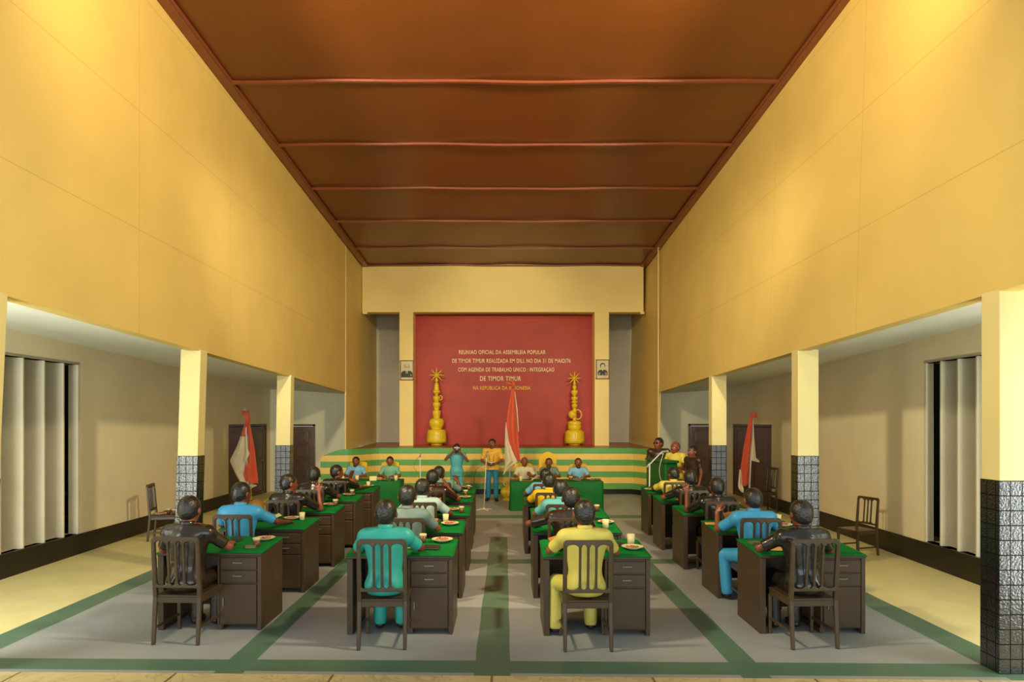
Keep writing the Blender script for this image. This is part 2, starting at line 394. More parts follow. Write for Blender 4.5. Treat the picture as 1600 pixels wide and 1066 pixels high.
# ceiling with battens and side strips
b = MB(); nx = 24; ny = 30
for j in range(ny+1):
    Y = YF+(21.4-YF)*j/ny
    for i in range(nx+1):
        X = -4.5+9.1*i/nx; ph = (Y-9.45)/1.93
        sag = 0.018*math.sin(PI*(ph % 1.0))*math.sin(PI*i/nx)+0.012*math.sin(i*.9+j*.35)
        b.v.append((X, Y, CEILZ(Y)+0.03+sag))
for j in range(ny):
    for i in range(nx):
        a = j*(nx+1)+i; b.f.append((a, a+nx+1, a+nx+2, a+1)); b.m.append(0); b.sm.append(True)
ceil = S(b.build('ceiling', M_ceil))
md = ceil.modifiers.new('thick', 'SOLIDIFY'); md.thickness = 0.05; md.offset = 1
def ribline(Y, w, d):
    bb = MB(); pts = []
    n = 20
    for i in range(n):
        X0 = -4.04+8.10*i/n; X1 = -4.04+8.10*(i+1)/n
        dz = lambda X: -0.010*math.cos((X-.6)*1.3)+0.006*math.sin(X*3.1+Y)
        bb.bar((X0, Y, CEILZ(Y)+dz(X0)), (X1, Y, CEILZ(Y)+dz(X1)), w, d, up=(0, 0, 1))
    return bb
for Y in (5.57, 7.51, 9.45, 11.40, 13.32, 15.23, 17.27):
    ribline(Y, 0.055, 0.035).build('batten', M_rib, ceil)
ribline(18.88, 0.06, 0.04).build('batten', M_rib, ceil)
for X, sg in ((-4.10, 1), (4.12, -1)):
    bb = MB(); bb.bar((X, YF, CEILZ(YF)-.01), (X, 18.93, CEILZ(18.93)-.01), 0.14, 0.045)
    bb.bar((X+sg*.085, YF, CEILZ(YF)-.006), (X+sg*.085, 18.93, CEILZ(18.93)-.006), 0.02, 0.04)
    bb.build('edge_strip', M_rib, ceil)

# lintel over the stage, two piers and the red panel
ZST = lambda Y: 1.285+0.0125*(Y-17.8)
b = MB(); b.box(-4.21, 4.12, 18.93, 19.30, 5.25, 6.75); S(b.build('wall_lintel', M_lintel, bevel=.01))
b = MB(); b.box(-4.19, -4.05, 18.90, 18.95, 5.19, 5.26); b.box(4.02, 4.14, 18.90, 18.95, 5.19, 5.26); S(b.build('trim_3', M_lintel, bevel=.006))
piers = []
for nm, x0, x1, lb in (('left', -3.108, -2.70, 'yellow pier left of the red panel'), ('right', 2.675, 3.10, 'yellow pier right of the red panel')):
    b = MB(); b.box(x0, x1, 18.95, 19.62, 1.29, 5.26); o = b.build('pier', M_lintel, bevel=.008)
    setp(o, lb+' on the stage', 'pillar'); piers.append(o)
b = MB(); b.box(-2.70, 2.675, 19.5, 19.6, 1.29, 5.26); panel = S(b.build('wall_panel', M_red))
b = MB(); b.box(-2.70, 2.675, 19.47, 19.5, 5.16, 5.25); S(b.build('trim_4', M_red, bevel=.004))
b = MB(); b.box(-4.4, 4.4, 21.2, 21.35, 0, 7.5); S(b.build('wall_back', M_greyw))

# aisle end walls, outer walls, aisle ceilings
def wall_with_openings(name, x_of_y, thick, y0, y1, z0, z1, opens, m, sgn):
    """outer aisle wall between y0,y1 ; opens: (ya, yb, za, zb)"""
    yb_ = sorted(set([y0, y1]+[o[0] for o in opens]+[o[1] for o in opens]))
    bb = MB()
    for a, c in zip(yb_[:-1], yb_[1:]):
        ym = (a+c)/2; segs = [(z0, None)]
        op = [o for o in opens if o[0] < ym < o[1]]
        rng = [(z0, op[0][2]), (op[0][3], None)] if op else [(z0, None)]
        for za, zb in rng:
            if zb is not None and zb-za < 1e-4: continue
            zt0 = z1(a) if zb is None else zb; zt1 = z1(c) if zb is None else zb
            q = [(x_of_y(a), a, za), (x_of_y(c), c, za), (x_of_y(c), c, zt1), (x_of_y(a), a, zt0)]
            t = Vector((sgn*thick, 0, 0)); q = [Vector(v) for v in q]
            bb.add(q+[v+t for v in q], [(0, 1, 2, 3), (4, 7, 6, 5), (0, 4, 5, 1), (1, 5, 6, 2), (2, 6, 7, 3), (3, 7, 4, 0)])
    return S(bb.build(name, m))
DL = (15.55, 18.15, 0.0, 1.93); DR = (14.95, 17.75, 0.0, 1.93)
WL = (6.0, 9.85, 0.31, 2.90); WR = (5.6, 9.10, 0.33, 2.86)
wall_with_openings('wall_left_aisle', XLO, 0.14, YF, YE, 0, lambda Y: ACO(Y)+.05, [WL, DL], M_aisle, -1)
wall_with_openings('wall_right_aisle', XRO, 0.14, YF, YE, 0, lambda Y: ACO(Y)+.05, [WR, DR], M_aisle, 1)
DEL = (-6.42, -5.50, 0.0, 1.92); DER = (5.35, 6.2, 0.0, 1.93)
for nm, xa, xb, d in (('wall_left_end', XLO(YE)-.2, XL(YE)-.02, DEL), ('wall_right_end', XR(YE)+.07, XRO(YE)+.2, DER)):
    b = MB(); b.box(xa, d[0], YE, YE+.12, 0, 3.3); b.box(d[1], xb, YE, YE+.12, 0, 3.3); b.box(d[0], d[1], YE, YE+.12, d[3], 3.3)
    S(b.build(nm, M_aisleend))
S(slab('ceiling_left_aisle', [(XLO(YF)-.15, YF, ACO(YF)), (XLO(YE)-.15, YE, ACO(YE)), (XL(YE)-.02, YE, WBOT(YE)+.03), (XL(YF)-.02, YF, WBOT(YF)+.03)], (0, 0, .08), M_aceil))
S(slab('ceiling_right_aisle', [(XR(YF)+.01, YF, WBOT(YF)+.03), (XR(YE)+.065, YE, WBOT(YE)+.03), (XRO(YE)+.15, YE, ACO(YE)), (XRO(YF)+.15, YF, ACO(YF))], (0, 0, .08), M_aceil))
# black skirting, top slightly uneven like the painted band
def skirting(nm, xf, sgn, y0, y1, h0, h1):
    bb = MB(); n = 26
    for i in range(n):
        a = y0+(y1-y0)*i/n; c = y0+(y1-y0)*(i+1)/n; ha = h0+(h1-h0)*i/n
        hh = ha; hc = h0+(h1-h0)*(i+1)/n
        xa = xf(a)-sgn*.012; xc = xf(c)-sgn*.012
        q = [Vector((xa, a, 0)), Vector((xc, c, 0)), Vector((xc, c, hc)), Vector((xa, a, hh))]; t = Vector((sgn*.05, 0, 0))
        bb.add(q+[v+t for v in q], [(0, 1, 2, 3), (4, 7, 6, 5), (0, 4, 5, 1), (1, 5, 6, 2), (2, 6, 7, 3), (3, 7, 4, 0)])
    return S(bb.build(nm, M_black))
skirting('baseboard_left', XLO, -1, YF, DL[0]-.06, 0.345, 0.27)
skirting('baseboard_right', XRO, 1, YF, DR[0]-.06, 0.37, 0.27)

# doors
def panel_door(name, mt, w, h, leaves, rows, loc, rotz):
    """door in local x (width), z up, facing -y"""
    root = S(empty(name, loc, rotz))
    f = MB(); f.box(-w/2-.05, -w/2+.02, -.03, .06, 0, h+.05); f.box(w/2-.02, w/2+.05, -.03, .06, 0, h+.05); f.box(-w/2-.05, w/2+.05, -.03, .06, h-.01, h+.05)
    f.build('door_frame', mt, root, bevel=.006)
    lw = (w-.04)/leaves
    for k in range(leaves):
        x0 = -w/2+.02+k*lw; bb = MB(); bb.box(x0+.004, x0+lw-.004, .01, .05, .01, h-.02)
        st = .10*lw/.8+.02
        zz = .10; ph = (h-.02-.10*2-.07*(rows-1))/rows
        # stiles and rails stand proud, raised fields inside
        bb.box(x0+.004, x0+st, -.012, .02, .01, h-.02); bb.box(x0+lw-st, x0+lw-.004, -.012, .02, .01, h-.02)
        bb.box(x0+st, x0+lw-st, -.012, .02, .01, .10); bb.box(x0+st, x0+lw-st, -.012, .02, h-.12, h-.02)
        for r in range(rows):
            bb.box(x0+st+.035, x0+lw-st-.035, -.006, .02, zz+.035, zz+ph-.035)
            zz += ph
            if r < rows-1: bb.box(x0+st, x0+lw-st, -.012, .02, zz, zz+.07); zz += .07
        leaf = bb.build('door_leaf', mt, root, bevel=.008)
    hb = MB(); hb.tube([(lw*0.06 if leaves > 1 else w/2-.12, -.02, .95), (lw*0.06 if leaves > 1 else w/2-.12, -.05, .95)], .02, 10)
    hb.build('door_handle', M_steel, root)
    return root
def yaw_of(xf, y0, y1): return math.atan2(y1-y0, xf(y1)-xf(y0))
ym = (DL[0]+DL[1])/2; panel_door('door_1', M_door, DL[1]-DL[0]-.02, 1.90, 2, 2, (XLO(ym)-.02, ym, 0), yaw_of(XLO, DL[0], DL[1])+0)
ym = (DR[0]+DR[1])/2; panel_door('door_2', M_door, DR[1]-DR[0]-.02, 1.90, 2, 2, (XRO(ym)+.02, ym, 0), yaw_of(XRO, DR[0], DR[1])+PI)
panel_door('door_3', M_doorgl, .90, 1.89, 1, 4, ((DEL[0]+DEL[1])/2, YE+.01, 0), 0)
panel_door('door_4', M_doorgl, .83, 1.90, 1, 4, ((DER[0]+DER[1])/2, YE+.01, 0), 0)
# louvred windows with fixed vertical fins
def louvre(name, xf, sgn, w, ys_):
    root = S(empty(name, (xf((w[0]+w[1])/2), (w[0]+w[1])/2, 0)))
    ox, oy = root.location.x, root.location.y
    f = MB()
    for (ya, yb) in ((w[0], w[0]+.05), (w[1]-.05, w[1])):
        x = xf((ya+yb)/2); dp = .15 if sgn < 0 else .02; x0, x1 = sorted((x+sgn*.001, x+sgn*dp)); f.box(x0-ox, x1-ox, ya-oy, yb-oy, w[2], w[3])
    q = [(xf(w[0]), w[0]), (xf(w[1]), w[1]), (xf(w[1])+sgn*.45, w[1]), (xf(w[0])+sgn*.45, w[0])]
    f.prism([(a-ox, c-oy) for a, c in q], w[3], w[3]+.04); f.prism([(a-ox, c-oy) for a, c in q], w[2]-.04, w[2])
    f.build('window_frame', M_fin, root)
    for y in ys_:
        bb = MB(); x = xf(y)
        a = Vector((x+sgn*.02-ox, y-oy)); d = Vector((sgn*math.cos(.10), -math.sin(.10)))*.40; n = Vector((-d.y, d.x)).normalized()*.016
        bb.prism([(a-n)[:], (a+d-n)[:], (a+d+n)[:], (a+n)[:]], w[2], w[3])
        bb.build('fin', M_fin, root, bevel=.004)
louvre('window_1', XLO, -1, WL, [9.50-.415*k for k in range(0, 9)])
louvre('window_2', XRO, 1, WR, [8.76-.355*k for k in range(0, 9)])
# planting bed outside the louvres; dark walls and roof added to block skylight
for nm, sg, xw in (('outside_left', -1, 8.0), ('outside_right', 1, 7.6)):
    b = MB(); x0, x1 = sorted((sg*xw, sg*(xw+.1))); b.box(x0, x1, 4.0, 18.6, 0, 3.6)
    S(b.build('wall_'+nm, M_skyblock))
    b = MB(); x0, x1 = sorted((sg*5.9, sg*(xw+.1))); 
    xa = XLO(10)-.14 if sg < 0 else XRO(10)+.14
    x0, x1 = sorted((xa, sg*(xw+.1)))
    b.box(x0, x1, 4.0, 18.6, 3.4, 3.5); b.box(x0, x1, 18.7, 18.8, 0, 3.5); b.box(x0, x1, 3.95, 4.05, 0, 3.5)
    S(b.build('ceiling_'+nm, M_skyblock))
def shrub(loc, h, r, n, label):
    bb = MB(); rnd = random.Random(int(loc[1]*100))
    for k in range(5):
        a = rnd.uniform(0, 6.28); e = Vector((math.cos(a)*r*.5, math.sin(a)*r*.5, h*rnd.uniform(.6, .95)))
        bb.tube([(0, 0, 0), (e.x*.4, e.y*.4, e.z*.5), e], [.02, .014, .006], 6)
    root = empty('shrub', loc, 0, label, 'shrub', 'shrubs outside the louvres'); bb.build('stem', M_leaf, root)
    lb = MB()
    for k in range(n):
        a = rnd.uniform(0, 6.28); z = rnd.uniform(.1, 1)*h; rr = r*math.sqrt(rnd.random())*(1.1-.6*abs(z/h-.5))
        c = Vector((math.cos(a)*rr, math.sin(a)*rr, z)); d = Vector((rnd.uniform(-1, 1), rnd.uniform(-1, 1), rnd.uniform(-.3, .8))).normalized()
        s = d.cross(Vector((0, 0, 1))).normalized(); L = rnd.uniform(.06, .12); W = L*.35; up = s.cross(d)*.01
        lb.add([c, c+d*L*.5+s*W+up, c+d*L, c+d*L*.5-s*W+up], [(0, 1, 2, 3)])
    lb.build('foliage', M_leaf, root)
for k, (y, h) in enumerate(((8.2, 1.1), (9.3, 1.35), (10.1, 1.2))):
    shrub((-7.35, y, 0), h, .42, 420, 'dark green leafy shrub seen through the gaps of the left louvred window')
for k, (y, h) in enumerate(((7.3, 1.3), (8.3, 1.1), (9.2, .95))):
    shrub((6.95, y, 0), h, .38, 420, 'dark green leafy shrub seen through the gaps of the right louvred window')

# pillars
def pillar(X0, X1, Y0, label, lean=0.0):
    root = empty('pillar', ((X0+X1)/2, Y0+.10, 0), 0, label, 'pillar', None)
    w = (X1-X0)/2; zt = WBOT(Y0+.1)+.02
    sk = lambda b: [(x-lean*(zt-z), y, z) for x, y, z in b.v]
    b = MB(); b.box(-w, w, -.10, .10, 1.56, zt); b.v = sk(b); b.build('shaft', M_wallpale, root, bevel=.006)
    b = MB(); b.box(-w-.006, w+.006, -.106, .106, 0, 1.56); b.v = sk(b); b.build('tiled_base', M_tile, root, bevel=.004)
pn = ['nearest pillar of the {} row, cut by the photo edge', 'middle pillar of the {} row', 'farthest pillar of the {} row']
for k, Y in enumerate((5.17, 8.78, 12.50)):
    pillar(-4.165-.275, -4.165, Y, 'cream pillar with black tiled foot, '+pn[k].format('left'), (.045, .030, .018)[k])
    pillar(XR(Y), XR(Y)+.285, Y, 'cream pillar with black tiled foot, '+pn[k].format('right'))

# stage
fr = []          # front line of the stage: (X, Y, ztop)
for X in np.linspace(-4.86, 4.86, 121):
    ax = abs(X); Y = 17.8
    if ax > 3.45: t_ = min(1, (ax-3.45)/.73); Y = 17.8-0.86*(t_*t_*(3-2*t_))
    zt = ZST(17.8)
    if ax > 4.2: zt = ZST(17.8)-0.225*((ax-4.2)/.66)**1.8
    fr.append((float(X), Y+.02*math.sin(X*1.7), zt))
levels = [0.0, .14]+[.14+.1636*k for k in range(1, 8)]
bb = MB()
for i in range(len(fr)-1):
    (xa, ya, ta), (xb, yb, tb) = fr[i], fr[i+1]
    for k in range(len(levels)-1):
        z0, z1 = levels[k], levels[k+1]
        if k == len(levels)-2: z1 = 9
        za, zb_ = min(z1, ta), min(z1, tb)
        if za <= z0 and zb_ <= z0: continue
        bb.cur = 0 if k == 0 else (1 if k % 2 == 1 else 2)
        bb.add([(xa, ya, z0), (xb, yb, z0), (xb, yb, max(zb_, z0)), (xa, ya, max(za, z0))], [(0, 1, 2, 3)])
# brown deck is its own object; close the wings' backs
bb.cur = 2
for i in range(len(fr)-1):
    (xa, ya, ta), (xb, yb, tb) = fr[i], fr[i+1]
    bb.add([(xa, ya, ta), (xb, yb, tb), (xb, yb+.12, tb), (xa, ya+.12, ta)], [(0, 1, 2, 3)])
    if abs(xa) > 4.1: bb.add([(xa, ya+.12, 0), (xb, yb+.12, 0), (xb, yb+.12, tb), (xa, ya+.12, ta)], [(0, 1, 2, 3)])
for s in (0, -1):
    x, y, t = fr[s]; bb.add([(x, y, 0), (x, y+.12, 0), (x, y+.12, t), (x, y, t)], [(0, 1, 2, 3)])
st = bb.build('stage', [M_black, M_green, M_yel])
setp(st, 'raised stage front striped green and yellow above a black base', 'stage')
pts = [(x, y) for x, y, t in fr if abs(x) < 4.12]
b = MB(); n = len(pts)
q = [(x, y-.012, ZST(17.8)+.002) for x, y in pts]+[(4.10, 21.19, ZST(21.2)), (-4.20, 21.19, ZST(21.2))]
b.add(q, [tuple(range(len(q)))]); b.build('stage_deck', M_stage, st)

# lettering on the red panel
def lettering(txt, x0, x1, ytop, ybot, m, name='lettering'):
    cu = bpy.data.curves.new('t', 'FONT'); cu.body = txt; cu.size = 1.0; cu.extrude = .01; cu.offset = 0.014; cu.space_character = 1.12
    o = bpy.data.objects.new('t', cu); COL.objects.link(o); bpy.context.view_layer.update()
    me = bpy.data.meshes.new_from_object(o.evaluated_get(bpy.context.evaluated_depsgraph_get())); bpy.data.objects.remove(o)
    v = np.empty(len(me.vertices)*3); me.vertices.foreach_get('co', v); v = v.reshape(-1, 3)
    Y = 19.5; A = pz(x0, ybot, Y); B = pz(x1, ytop, Y)
    mn = v.min(0); mx = v.max(0)
    capb = 0.0 if (',' in txt or 'Ç' in txt) else mn[1]
    capt = 0.70 if ('Ç' in txt or '/' in txt or ',' in txt) else mx[1]
    sx = (B.x-A.x)/(mx[0]-mn[0]); sz = (B.z-A.z)/(capt-capb)
    w = np.empty_like(v); w[:, 0] = (v[:, 0]-mn[0])*sx+A.x; w[:, 2] = (v[:, 1]-capb)*sz+A.z; w[:, 1] = Y-.004-v[:, 2]*.6
    me.vertices.foreach_set('co', w.ravel()); me.materials.clear(); me.materials.append(m); me.update()
    o = link(name, me, panel); o['label'] = ('yellow' if m is M_lettery else 'cream')+' painted lettering line'
lettering('REUNIAO OFICIAL DA ASSEMBLEIA POPULAR', 717, 852.5, 547.3, 553.6, M_letter)
lettering('DE TIMOR TIMUR REALIZADA EM DILI, NO DIA 31 DE MAIO/76', 706.5, 891.5, 560.8, 567.0, M_letter)
lettering('COM AGENDA DE TRABALHO UNICO : INTEGRAÇAO', 716, 866, 574.6, 580.6, M_letter)
lettering('DE TIMOR TIMUR', 750, 814, 588.0, 595.4, M_letter)
lettering('NA REPUBLICA DA INDONESIA', 739, 829, 603.4, 609.3, M_lettery)

# portraits on the piers
def portrait(cx, y0, y1, w, kindp, label):
    Y = 18.95; c = pz(cx, (y0+y1)/2, Y); h = (y1-y0)*Y/F; w = w*Y/F
    root = empty('portrait', (c.x, Y, c.z), 0, label, 'picture')
    b = MB(); t = .028
    b.box(-w/2, w/2, -.03, 0, h/2-t, h/2); b.box(-w/2, w/2, -.03, 0, -h/2, -h/2+t); b.box(-w/2, -w/2+t, -.03, 0, -h/2, h/2); b.box(w/2-t, w/2, -.03, 0, -h/2, h/2)
    b.build('picture_frame', M_frame, root, bevel=.004)
    b = MB(); b.box(-w/2+t*.8, w/2-t*.8, -.016, -.002, -h/2+t*.8, h/2-t*.8); ph = b.build('photograph', [M_photo, M_ink, M_inkm], root)
    b = MB()
    def ell(cx, cz, rx, rz, y, m, n=20):
        b.cur = m; b.add([(cx+rx*math.cos(2*PI*k/n), y, cz+rz*math.sin(2*PI*k/n)) for k in range(n)], [tuple(range(n))])
    def poly(pts, y, m): b.cur = m; b.add([(px_, y, pz_) for px_, pz_ in pts], [tuple(range(len(pts)))])
    s = w
    if kindp == 0:
        poly([(-.42*s, -.52*s), (.42*s, -.52*s), (.42*s, -.18*s), (.30*s, -.06*s), (.10*s, -.01*s), (-.10*s, -.01*s), (-.30*s, -.06*s), (-.42*s, -.18*s)], -.0175, 1)
        poly([(-.09*s, -.01*s), (.09*s, -.01*s), (.06*s, -.24*s), (-.06*s, -.24*s)], -.0180, 0); poly([(-.025*s, -.04*s), (.025*s, -.04*s), (.03*s, -.26*s), (-.03*s, -.26*s)], -.0185, 1)
        ell(0, .28*s, .19*s, .20*s, -.0178, 1); ell(0, .26*s, .155*s, .20*s, -.0183, 0)
        ell(0, .36*s, .12*s, .12*s, -.0185, 0)
        for sx in (-1, 1): ell(sx*.065*s, .24*s, .055*s, .035*s, -.0188, 1, 14); ell(sx*.065*s, .24*s, .038*s, .020*s, -.0191, 2, 14)
        poly([(-.05*s, .12*s), (.05*s, .12*s), (.04*s, .10*s), (-.04*s, .10*s)], -.0188, 2); ell(.30*s, -.36*s, .045*s, .045*s, -.0185, 0, 12)
    else:
        poly([(-.36*s, -.45*s), (.36*s, -.45*s), (.38*s, -.20*s), (.26*s, -.06*s), (.08*s, -.02*s), (-.08*s, -.02*s), (-.26*s, -.06*s), (-.38*s, -.20*s)], -.0175, 1)
        poly([(-.34*s, -.45*s), (-.18*s, -.45*s), (-.14*s, -.25*s), (-.32*s, -.22*s)], -.0178, 2); poly([(.34*s, -.45*s), (.16*s, -.45*s), (.16*s, -.20*s), (.34*s, -.22*s)], -.0178, 2)
        poly([(-.07*s, -.02*s), (.07*s, -.02*s), (.0, -.13*s)], -.0182, 0); poly([(-.03*s, -.45*s), (.04*s, -.45*s), (.02*s, -.30*s)], -.0182, 0)
        ell(0, .27*s, .20*s, .21*s, -.0178, 1); ell(.01*s, .20*s, .145*s, .19*s, -.0183, 0)
        for sx in (-1, 1): ell(sx*.06*s, .22*s, .03*s, .018*s, -.0188, 2, 12)
        poly([(-.05*s, .08*s), (.05*s, .08*s), (.04*s, .06*s), (-.04*s, .06*s)], -.0188, 2)
    b.build('printed_figure', [M_photo, M_ink, M_inkm], root)
portrait(635.8, 563.2, 594.6, 21.4, 0, 'framed portrait of a balding person in suit, on left pier')
portrait(941.5, 562.0, 592.8, 21.2, 1, 'framed portrait of a dark-haired person in suit, on right pier')

# totems of stacked vessels on the stage
def totem(cx, base, k, prof, star_y, star_r, label, extras):
    Y = 19.15; c = gp(cx, 657+1, 0); X = (cx-788)*Y/F; z0 = ZST(Y)
    root = empty('totem', (X, Y, z0), 0, label, 'totem')
    s = Y/F/7.11; P = [(r*s, (base-y)*s) for r, y in prof]
    # split: base ring, skirt, vessels
    sk0 = [p for p in P if p[1] <= (base-935)*s+1e-6]; 
    def rf(a, z): return 1.0
    i0 = next(i for i, (r, y) in enumerate(prof) if r > 100); i1 = max(i for i, (r, y) in enumerate(prof) if r >= 80 and y > 770)
    MB().lathe(P[:i0], 28).build('base_ring', M_totem, root)
    MB().lathe(P[i0-1:i0]+P[i0:i1+1]+[(P[i1+1][0], P[i1+1][1])], 64, rfn=lambda a, z: 1+.045*math.sin(a*26)*(1 if z < P[i1][1] else 0)).build('fringed_skirt', M_totem, root)
    for (a, b_, nm) in extras['parts']:
        pp = [(r*s, (base-y)*s) for r, y in prof if b_ <= y <= a]
        MB().lathe(pp, 28).build(nm, M_totem, root)
    for h in extras.get('handles', []):
        hx, hy, hr, tr = h; n = 14
        pts = [((hx+hr*math.cos(t))*s, 0, (base-hy+1.25*hr*math.sin(t))*s) for t in np.linspace(-2.0, 2.0, n)]
        MB().tube(pts, tr*s, 8).build('handle', M_totem, root)
    for g in extras.get('balls', []):
        MB().ball((g[0]*s, 0, (base-g[1])*s), g[2]*s, 18, 12).build('jug_belly', M_totem, root)
    b = MB(); zc = (base-star_y)*s; b.ball((0, 0, zc), 17*s, 12, 8)
    for q in range(8):
        a = q*PI/4+(.0); d = Vector((math.cos(a), 0, math.sin(a)))
        if q == 6: L = .4
        else: L = 1
        b.tube([Vector((0, 0, zc)), Vector((0, 0, zc))+d*star_r*s*L], [8*s, 4.5*s], 8)
    b.build('star', M_totem, root)
totem(682.2, 960, 1, [(60, 960), (66, 955), (66, 938), (64, 930), (110, 930), (108, 900), (103, 830), (99, 795), (92, 787), (60, 783), (58, 775), (62, 765), (78, 742), (84, 712), (80, 682), (66, 664), (40, 658), (36, 654), (38, 645), (46, 600), (47, 580), (42, 574), (25, 570), (26, 560), (33, 545), (33, 530), (42, 522), (44, 515), (43, 490), (38, 484), (24, 480), (26, 468), (32, 455), (42, 430), (40, 418), (20, 412), (19, 388), (36, 378), (44, 368), (44, 356), (30, 348), (30, 338), (24, 290), (19, 268), (11, 262), (18, 240), (15, 220), (6, 205)], 180, 84,
      'tall yellow totem of stacked pots topped by a star, left one', {'parts': [(783, 658, 'round_pot'), (658, 574, 'cup'), (574, 522, 'cup'), (522, 480, 'bowl'), (480, 412, 'mug'), (412, 348, 'bowl'), (348, 262, 'cone'), (262, 200, 'finial')], 'handles': [(42, 432, 20, 6)]})
totem(897.6, 960, 1, [(60, 960), (66, 955), (66, 942), (64, 938), (108, 936), (107, 900), (103, 830), (99, 806), (86, 796), (70, 788), (70, 778), (74, 774), (75, 742), (71, 738), (75, 734), (75, 704), (68, 696), (40, 688), (20, 682), (22, 668), (22, 560), (20, 552), (32, 522), (34, 506), (20, 500), (22, 490), (35, 486), (36, 472), (22, 467), (22, 458), (36, 452), (38, 428), (34, 420), (15, 416), (16, 408), (33, 392), (38, 364), (36, 350), (15, 344), (16, 336), (25, 315), (22, 298), (12, 292), (16, 280), (11, 245), (6, 232)], 215, 76,
      'tall yellow totem of stacked pots topped by a star, right one', {'parts': [(788, 682, 'drum'), (682, 552, 'jug_neck'), (552, 500, 'cup'), (500, 467, 'cup'), (467, 416, 'bowl'), (416, 344, 'cup'), (344, 292, 'cup'), (292, 230, 'finial')], 'handles': [(36, 618, 42, 7)], 'balls': [(-22, 618, 48)]})
